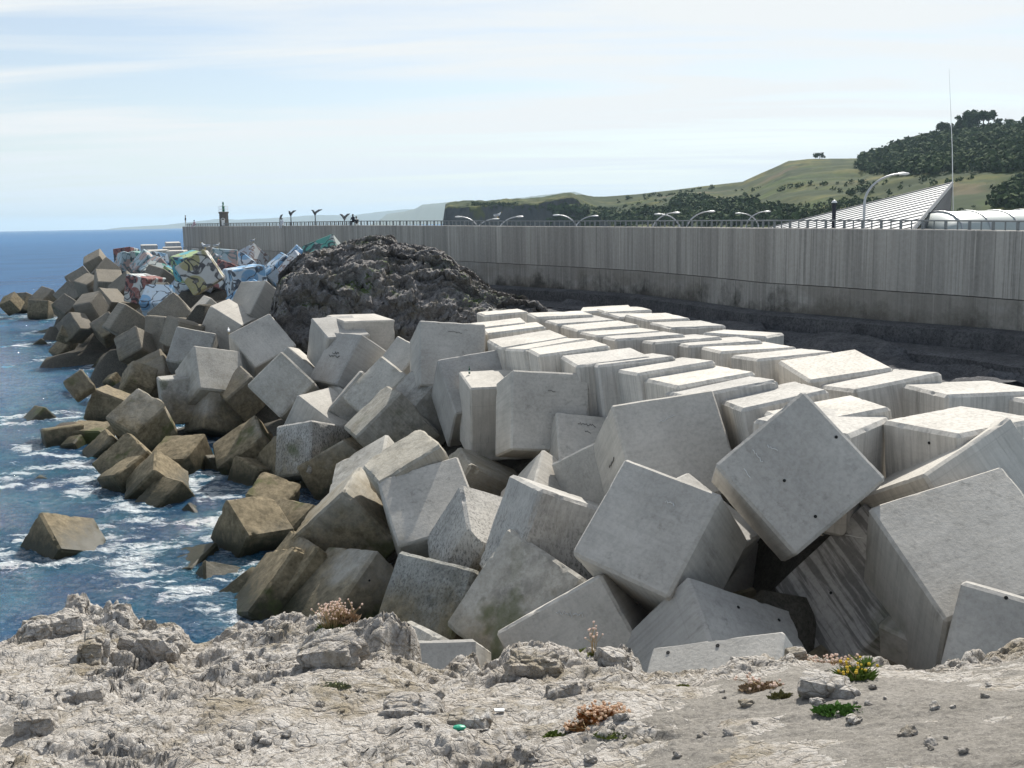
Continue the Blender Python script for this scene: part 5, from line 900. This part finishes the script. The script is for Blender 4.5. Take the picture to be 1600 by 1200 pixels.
def plates(Q, k_=1.0):
    I = np.floor(Q).astype(int); f1 = np.full(Q.shape[:-1], 9.0); f2 = f1.copy(); of = np.zeros(Q.shape[:-1])
    for a in (-1, 0, 1):
        for b in (-1, 0, 1):
            for c in (-1, 0, 1):
                J = I+np.array([a, b, c]); K = J & 255; h = PERM[PERM[PERM[K[..., 0]]+K[..., 1]]+K[..., 2]]; q = J+.5+.45*GR[h]; e = Q-q; d = np.linalg.norm(e, axis=-1); m_ = d < f1
                o_ = (e[..., 0]*GR[(h+77) & 255, 0]+e[..., 1]*(GR[(h+77) & 255, 1]-.25))*k_+GR[(h+33) & 255, 2]*.6
                f2 = np.where(m_, f1, np.minimum(f2, d)); of = np.where(m_, o_, of); f1 = np.where(m_, d, f1)
    return of, np.clip((f2-f1)*5, 0, 1)
wv = P+.22*np.stack([fbm(P*1.7, 3), fbm(P*1.7+9, 3), fbm(P*1.7+19, 3)], -1)
p1, k1 = plates(wv*np.array([1.15, 2.0, .9]), 1.1); p2, k2 = plates(wv*np.array([3.2, 5.4, 2.0])+7, .9); p3, k3 = plates(wv*np.array([8.5, 13, 5])+3, .9)
r1 = fbm(P*np.array([.9, 1.4, 1.2])+5, 5, ridge=True); r2 = fbm(P*np.array([2.6, 3.6, 3])+9, 5, ridge=True); r3 = fbm(P*np.array([9, 11, 9]), 4, ridge=True); b1 = fbm(P*.7, 3)
wa, wb, wi = worley(P*np.array([1.5, 2.2, 1.8])+.5*fbm(P*2, 2)[..., None]); wa2, wb2, wi2 = worley(P*np.array([4.2, 6.5, 5])+.3*fbm(P*5, 2)[..., None]); wa3, wb3, wi3 = worley(P*np.array([11, 15, 12]))
cr1 = np.clip((wb-wa)*5, 0, 1); cr2 = np.clip((wb2-wa2)*4, 0, 1); cr3 = np.clip((wb3-wa3)*3, 0, 1)
def terr(n, k_, sh_=2.6): q_ = n*k_; fl = np.floor(q_); return (fl+np.clip((q_-fl)*sh_, 0, 1))/k_
t1 = terr(fbm(wv*np.array([.75, 1.5, .6])+31, 4), 7); t2 = terr(fbm(wv*np.array([2.4, 4.2, 2])+11, 4), 6); t3 = fbm(P*np.array([9, 12, 9]), 4)
dz = .19*t1+.09*t2+.10*p1*k1-.05*(1-k1)+.06*p2*k2-.035*(1-k2)+.030*p3-.015*(1-k3)+.010*t3+.008*(1-np.abs(fbm(P*22, 2)))
rug = np.clip(.42+1.5*fbm(P*np.array([.55, .8, 0])+41, 3), .16, 1); rug = np.maximum(rug, np.clip(1.15-np.abs(De[None, :]-G[..., 1])/1.3, 0, 1)); dz = .15*t1+(dz-.19*t1)*rug+.05*fbm(P*.9, 3)+.008*fbm(P*np.array([14, 18, 14]), 3)
G[..., 2] += dz*A1*np.where(G[..., 1] > De[None, :], .8, 1)+.012*r3
G[..., 1] += (.05*p1*k1+.03*p2+.012*r3)*A1; G[..., 0] += (.05*p1*k1+.025*p2*k2+.012*r3)*A1
rk = grid_obj('limestone_ground', G, MROCK, smooth=False); tag(rk, 'weathered pale limestone outcrop in the foreground', kind='structure')
FG = G; 
rk.data.materials.append(MSLAB); sm_i = (smooth_r+.9*fbm(P*np.array([1.3, 2.0, 0])+8, 5)+.25*fbm(P*9, 3) > .55)
jj, ii = np.meshgrid(np.arange(nv-1), np.arange(nu-1), indexing='ij'); pm = (sm_i[:-1, :-1] & (fbm(P[:-1, :-1]*np.array([.9, 1.6, 1])+2, 4) < .12)).astype(np.int32).ravel(); rk.data.polygons.foreach_set('material_index', pm)
PXC = 800+(FG[..., 0]-0)*0
def screen(Pn):
    X_, Y_, Z_ = Pn[..., 0], Pn[..., 1], Pn[..., 2]-CH; zc = Y_*math.cos(PITCH)-Z_*math.sin(PITCH); yc = -(Z_*math.cos(PITCH)+Y_*math.sin(PITCH)); u = F*X_/zc; v = F*yc/zc
    return 800+u*math.cos(ROLL)-v*math.sin(ROLL), 600+u*math.sin(ROLL)+v*math.cos(ROLL)
SX, SY = screen(FG)
def onrock(px_, py_):
    d = (SX-px_)**2+(SY-py_)**2; d[FG[..., 1] > De[None, :]+.3] += 900; k_ = np.unravel_index(np.argmin(d), d.shape); return Vector(FG[k_])
def boulder(px_, py_, sx, sy, sz, rz, seed, label, n=84):
    c_ = onrock(px_, py_); bm = bmesh.new(); bmesh.ops.create_cube(bm, size=2); bmesh.ops.subdivide_edges(bm, edges=bm.edges[:], cuts=n//2, use_grid_fill=True)
    V = np.array([v.co[:] for v in bm.verts]); Ln = np.linalg.norm(V, axis=1)[:, None]; V = V/Ln*(.45+.55*Ln*.75)
    Q = V*np.array([sx, sy, sz]); w1_, w2_, w3_ = worley(Q*2.6+seed*3.1); w4_, w5_, w6_ = worley(Q*7+seed); pa, ka = plates(Q*3.2+seed*3.1, 1.0); pb, kb = plates(Q*9+seed, 1.0); k_ = 1+.30*pa*ka-.12*(1-ka)+.12*pb*kb-.05*(1-kb)+.16*fbm(Q*2.5+seed, 4)+.05*fbm(Q*16+seed, 3)
    Q = Q*k_[:, None]
    for v, q_ in zip(bm.verts, Q): v.co = q_
    o = bm_obj('limestone_boulder', bm, MROCK, None, False); o.location = c_+Vector((0, 0, sz*.35)); o.rotation_euler = (.1*math.sin(seed), .15*math.cos(seed), rz); tag(o, label, 'rock', 'loose limestone boulders on the outcrop')
BO = [(835, 1060, .40, .25, .21, .1, 1, 'rounded grey boulder at the outcrop edge left of the pink-flowered tuft'), (640, 1120, .36, .26, .15, -.2, 2, 'long pale boulder casting a dark shadow in the middle of the outcrop'), (735, 1135, .26, .2, .11, -.3, 3, 'low boulder touching the right end of the long pale one'),
      (245, 1020, .36, .26, .20, -.2, 4, 'rounded boulder at the water side of the outcrop, left of the flat ledge'), (80, 1000, .42, .34, .26, .7, 5, 'tall slanted rock slab at the far left edge of the outcrop'), (145, 1030, .16, .32, .24, .25, 6, 'narrow upright rock between the slanted slab and the rounded boulder'),
      (960, 1042, .20, .2, .17, .5, 7, 'knobbly rock right of the pink-flowered tuft'), (437, 1025, .17, .28, .16, .6, 8, 'split rock below the left flowering tuft, left half'), (515, 1035, .42, .24, .17, -.1, 9, 'broad jagged rock below the left flowering tuft'), (1245, 1030, .14, .12, .10, .1, 10, 'small rounded rock in front of the flat pale cube'),
      (1170, 1045, .26, .14, .12, .1, 11, 'dark undercut rock at the outcrop edge right of centre'), (1395, 1062, .2, .14, .11, .3, 12, 'pinkish rock right of the yellow flowered plant'), (1290, 1085, .28, .16, .12, -.3, 13, 'jagged dark-sided rock left of the bright green tuft'), (60, 1140, .22, .2, .16, .3, 14, 'blocky rock in the lower left corner of the outcrop'),
      (130, 1095, .30, .16, .13, .3, 15, 'wedge rock with a shaded front, left of the flat ledge'), (1010, 1085, .1, .08, .06, .3, 16, 'small knob of rock above the rust-red tuft'), (880, 1085, .22, .12, .10, .4, 17, 'small rock in the hollow below the rounded grey boulder')]
for b in BO: boulder(b[0], b[1], b[2]*.78, b[3]*.78, b[4]*.82, *b[5:])
# loose chips
CH_ = []
for k_ in range(5):
    bm = bmesh.new(); bmesh.ops.create_cube(bm, size=2); bmesh.ops.subdivide_edges(bm, edges=bm.edges[:], cuts=9, use_grid_fill=True); V = np.array([v.co[:] for v in bm.verts]); Ln = np.linalg.norm(V, axis=1)[:, None]; V = V/Ln*(.5+.5*Ln*.7)
    pa, ka = plates(V*1.3+k_*5.1, 1.0); V = V*(1+.35*pa*ka)[:, None]*np.array([1, .75, .5])
    for v, q_ in zip(bm.verts, V): v.co = q_
    o = bm_obj('limestone_chip', bm, MROCK); CH_.append(o)
rg = np.random.RandomState(9)
for k_ in range(85):
    o = CH_[k_] if k_ < 5 else CH_[k_ % 5].copy()
    if k_ >= 5: C.objects.link(o)
    s_ = .018+.045*rg.rand()**2.5; o.scale = (s_, s_, s_); o.rotation_euler = (rg.rand()*.6, rg.rand()*.6, rg.rand()*6.3); o.location = onrock(rg.uniform(20, 1580), rg.uniform(1050, 1195))+Vector((0, 0, s_*.25)); tag(o, 'small loose limestone chip lying on the pale outcrop', 'stone', 'loose limestone chips scattered on the outcrop')
# plants
def tuft(px_, py_, r_, h_, n, cols, label, fl=None, nf=0, fh=.2, sp=1.0):
    r_ *= .8; h_ *= .75; fh *= .85; c_ = onrock(px_, py_); rt = empty('coastal_plant', c_+Vector((0, 0, -.01))); rg = np.random.RandomState(int(px_)); V = []; Fc = []
    for _ in range(n):
        a = rg.rand()*6.28; q_ = r_*math.sqrt(rg.rand()); x_, y_ = math.cos(a)*q_*1.3*sp, math.sin(a)*q_*.8; hh = h_*(1-.6*(q_/r_)**2)*(.5+.7*rg.rand()); lx, ly = rg.randn()*.5*hh, rg.randn()*.5*hh; wd = .006+.006*rg.rand(); b = rg.rand()*3.14; cb_, sb_ = math.cos(b)*wd, math.sin(b)*wd; k_ = len(V)
        V += [(x_-cb_, y_-sb_, 0), (x_+cb_, y_+sb_, 0), (x_+lx*.5+cb_*1.4, y_+ly*.5+sb_*1.4, hh*.65), (x_+lx, y_+ly, hh), (x_+lx*.5-cb_*1.4, y_+ly*.5-sb_*1.4, hh*.65)]; Fc.append((k_, k_+1, k_+2, k_+3, k_+4))
    mm = bpy.data.materials.get('plant_%02d%02d' % (int(cols[0]*99), int(cols[1]*99))) or plain('plant_%02d%02d' % (int(cols[0]*99), int(cols[1]*99)), cols, .8, .45, sc_=30)
    mesh_obj('leaves', V, Fc, mm, rt)
    if fl:
        bs = bmesh.new(); bf = bmesh.new()
        for _ in range(nf):
            a = rg.rand()*6.28; q_ = r_*1.1*math.sqrt(rg.rand()); x_, y_ = math.cos(a)*q_*sp, math.sin(a)*q_*.7; hh = fh*(.55+.55*rg.rand()); e_ = (x_+rg.randn()*.03+x_*.3, y_+rg.randn()*.03, hh); add_tube(bs, [(x_*.5, y_*.5, 0), (x_, y_, hh*.6), e_], .0022, 3)
            bmesh.ops.create_icosphere(bf, subdivisions=1, radius=.009+.004*rg.rand(), matrix=Matrix.Translation(e_))
        bm_obj('stem', bs, plain('stem_straw', (.34, .25, .13), .9), rt); bm_obj('flower_heads', bf, fl, rt)
    tag(rt, label, 'plant', 'small coastal plants on the limestone')
FP = plain('seed_head_pink', (.70, .52, .42), .8); FY = plain('flower_yellow', (.62, .42, .03), .7); FR = plain('seed_head_rust', (.62, .42, .28), .8)
tuft(520, 985, .15, .11, 420, (.10, .13, .03), 'green tuft with tall pinkish seed heads at the outcrop edge, left of centre', FP, 70, .30); tuft(540, 965, .13, .12, 260, (.30, .21, .13), 'dry brown tuft directly behind the pinkish seed heads', FP, 26, .2)
tuft(912, 1022, .07, .09, 200, (.16, .20, .035), 'bright green tuft behind the rounded grey boulder', None); tuft(926, 1024, .04, .07, 60, (.14, .15, .04), 'thin tuft with a few tall pink flower stems at the outcrop edge', FP, 16, .33)
tuft(940, 1120, .15, .07, 700, (.30, .12, .03), 'round rust-red cushion plant in the middle of the outcrop', FR, 90, .085); tuft(916, 1134, .10, .04, 260, (.24, .12, .04), 'low rust-red patch below the round cushion plant', FR, 20, .05, 1.3)
tuft(872, 1148, .09, .04, 240, (.13, .17, .03), 'low green patch left of the rust-red plants', None); tuft(960, 1148, .08, .03, 220, (.14, .17, .03), 'thin green strip directly below the rust-red cushion', None, sp=1.6); tuft(830, 1160, .05, .03, 110, (.17, .19, .06), 'tiny pale green patch in the lower middle of the outcrop')
tuft(1335, 1062, .13, .13, 420, (.12, .18, .03), 'leafy green plant with yellow flowers at the outcrop edge on the right', FY, 22, .14); tuft(1352, 1045, .04, .16, 60, (.16, .24, .05), 'single upright pale green shoot beside the yellow flowers'); tuft(1290, 1043, .16, .07, 300, (.28, .19, .12), 'dry pinkish brown tuft left of the yellow flowers', FP, 60, .12, 1.5)
tuft(1312, 1110, .12, .05, 500, (.09, .18, .03), 'bright green low tuft on the mortar, right of the jagged rock', None, sp=1.4); tuft(1222, 1090, .08, .06, 260, (.15, .14, .05), 'olive tuft left of the jagged dark-sided rock', None); tuft(1262, 1088, .05, .05, 150, (.15, .15, .05), 'small olive tuft between the two olive-side rocks'); tuft(1068, 1072, .05, .03, 120, (.20, .20, .05), 'tiny yellow-green tuft right of the bare hollow')
tuft(515, 1072, .10, .05, 160, (.20, .21, .11), 'sparse grass patch on the flat ledge left of centre', None, sp=1.5); tuft(1195, 1075, .14, .06, 260, (.28, .20, .12), 'dry reddish tuft at the edge above the olive tuft', FP, 25, .09, 1.3)
# tufts on the dark crag are in its turf colour; litter
MBT = M('green_glass', .08, .5); MBT.col((.01, .09, .035)); MBT.b.inputs['Transmission Weight'].default_value = .4; MBT = MBT.m
p = topof('N30', 733); q_ = BOBJ['N30']; bt = empty('bottle', U(733.5, 583.5, 0.985*BOBJ['N30'].location.y)); 
bt.location = Vector((U(733.5, 583, 45).x, 0, 0)); zt = BOBJ['N30'].location.z+BOBJ['N30'].dimensions.z/2
for D in np.arange(38, 52, .05):
    if U(733.5, 584, D).z <= p.z: break
bt.location = U(733.5, 584, D); bm = bmesh.new(); add_lathe(bm, [(.075, 0), (.08, .02), (.08, .30), (.06, .38), (.03, .46), (.028, .58), (.034, .60)], seg=14)
for v in bm.verts: v.co *= .55
o = bm_obj('glass_body', bm, MBT, bt, True); bm = bmesh.new(); add_lathe(bm, [(.0455, .08), (.0455, .14)], seg=14); bm_obj('label_band', bm, MLH, bt); tag(bt, 'green glass bottle left standing on a pale level block', 'bottle')
p = onrock(718, 1141); bm = bmesh.new(); bmesh.ops.create_icosphere(bm, subdivisions=2, radius=.028, matrix=Matrix.Diagonal((1.6, 1, .6, 1))); o = bm_obj('plastic_scrap', bm, plain('green_plastic', (.02, .30, .18), .4)); o.location = p+Vector((0, 0, .02)); tag(o, 'small green plastic scrap on the pale limestone', 'litter')
p = onrock(781, 1114); bm = bmesh.new(); bmesh.ops.create_cube(bm, size=1, matrix=Matrix.Diagonal((.07, .035, .012, 1))); bmesh.ops.bevel(bm, geom=bm.edges[:], offset=.004, segments=2); o = bm_obj('paper_scrap', bm, plain('white_paper', (.8, .8, .78), .8)); o.location = p+Vector((0, 0, .02)); tag(o, 'white scrap of paper lying on the limestone', 'litter')
# bolt holes, graffiti scribbles on near cubes: thin marks on the faces as parts
def on_face(nm, pts, wid, mat, name, closed=False, dot=False):
    o = BOBJ[nm]; q = o.rotation_quaternion.to_matrix(); c_ = Vector(o.location); h = o.dimensions.x*0; s_ = [b for b in BL if b[0] == nm][0][2]/2; best = None; cam_ = Vector((0, 0, CH))
    P_ = []
    ref = None
    for (x_, y_) in pts:
        dr = (U(x_, y_, 10)-cam_).normalized(); hit = None
        for ax_ in range(3):
            for sg in (-1, 1):
                if ref and ref != (ax_, sg): continue
                n_ = q.col[ax_]*sg; 
                if n_.dot(dr) >= 0: continue
                t_ = (c_+n_*s_-cam_).dot(n_)/dr.dot(n_); hp = cam_+dr*t_; l_ = q.transposed() @ (hp-c_)
                if all(abs(l_[k_]) < s_*1.02 for k_ in range(3) if k_ != ax_) and (hit is None or t_ < hit[0]): hit = (t_, l_, (ax_, sg))
        if hit: ref = hit[2]; P_.append(hit[1])
    if not P_: return
    bm = bmesh.new(); nl = Vector((0, 0, 0)); nl[ref[0]] = ref[1]
    if dot:
        for l_ in P_:
            a = nl.orthogonal().normalized(); b = nl.cross(a); vs = [bm.verts.new(l_+nl*.018+(a*math.cos(k_*.785)+b*math.sin(k_*.785))*wid) for k_ in range(8)]; bm.faces.new(vs)
            f_ = bmesh.ops.extrude_face_region(bm, geom=bm.faces[-1:]); bmesh.ops.translate(bm, verts=[v for v in f_['geom'] if isinstance(v, bmesh.types.BMVert)], vec=-nl*.03)
    else:
        if len(P_) > 1: add_tube(bm, [l_+nl*.016 for l_ in P_], wid, 4)
    bm_obj(name, bm, mat, o)
MHO = plain('bolt_hole_dark', (.015, .015, .015), .9); MCK = plain('chalk_mark', (.62, .62, .60), .9, .1); MPC = plain('pencil_mark', (.16, .16, .15), .9)
for nm, pts in (('N2', [(1306.5, 683)]), ('N2', [(1225.5, 751)]), ('N2', [(1274, 807)]), ('N7', [(1153.5, 949)]), ('N7', [(1217, 969)]), ('N8', [(1044, 1020)]), ('N8', [(1121.5, 1009)]), ('N5', [(1298.5, 926.5)]), ('N12', [(577, 907)]), ('N6', [(1572, 934)]), ('P10', [(1452, 692)])): on_face(nm, pts, .038, MHO, 'bolt_hole', dot=True)
random.seed(3)
def scrib(nm, x0, y0, x1, y1, hgt, mat, k_=14, wid=.012):
    pts = []
    for i in range(k_): f_ = i/(k_-1); pts.append((x0+(x1-x0)*f_+random.uniform(-.6, .6), y0+(y1-y0)*f_+random.uniform(-1, 1)*hgt))
    on_face(nm, pts, wid, mat, 'scribbled_writing')
scrib('N27', 903, 662, 931, 666, 2.2, MPC, 16, .016); scrib('N27', 914, 673, 923, 678, 1.5, MPC, 7); scrib('N34', 520, 551, 529, 552, 2, MPC, 9, .03); scrib('N34', 515, 556, 531, 558, 1.4, MPC, 12, .035); scrib('N26', 1030, 660, 1055, 648, 2.5, MCK, 10); scrib('N9', 869, 958, 911, 962, 5, MCK, 18); scrib('N2', 1176, 705, 1192, 724, 4, MCK, 10); scrib('N2', 1199, 697, 1215, 705, 3, MCK, 8)
scrib('N2', 1162, 732, 1172, 746, .5, MCK, 4); scrib('N1', 1040, 783, 1053, 790, 3, MCK, 9); scrib('N32', 700, 517, 722, 520, 1.5, MPC, 9, .014); scrib('N26', 960, 716, 953, 730, 2.4, MPC, 8, .02); scrib('N29', 856, 611, 868, 612, 1.5, MPC, 7, .012); scrib('N5', 1322, 836, 1350, 842, 1, MCK, 6)
# ------------------------------------------------------------------ haze
bm = bmesh.new(); add_box(bm, (0, 12000, 160), (64000, 56000, 360)); hm = bpy.data.materials.new('sea_haze'); hm.use_nodes = True; ht = hm.node_tree; ht.nodes.clear()
pv = ht.nodes.new('ShaderNodeVolumePrincipled'); pv.inputs['Color'].default_value = (.62, .82, 1, 1); pv.inputs['Density'].default_value = 4.6e-5; pv.inputs['Anisotropy'].default_value = .2; ou = ht.nodes.new('ShaderNodeOutputMaterial'); ht.links.new(pv.outputs[0], ou.inputs['Volume'])
hz_o = bm_obj('haze', bm, hm); tag(hz_o, 'thin sea haze over the whole coast', kind='stuff')
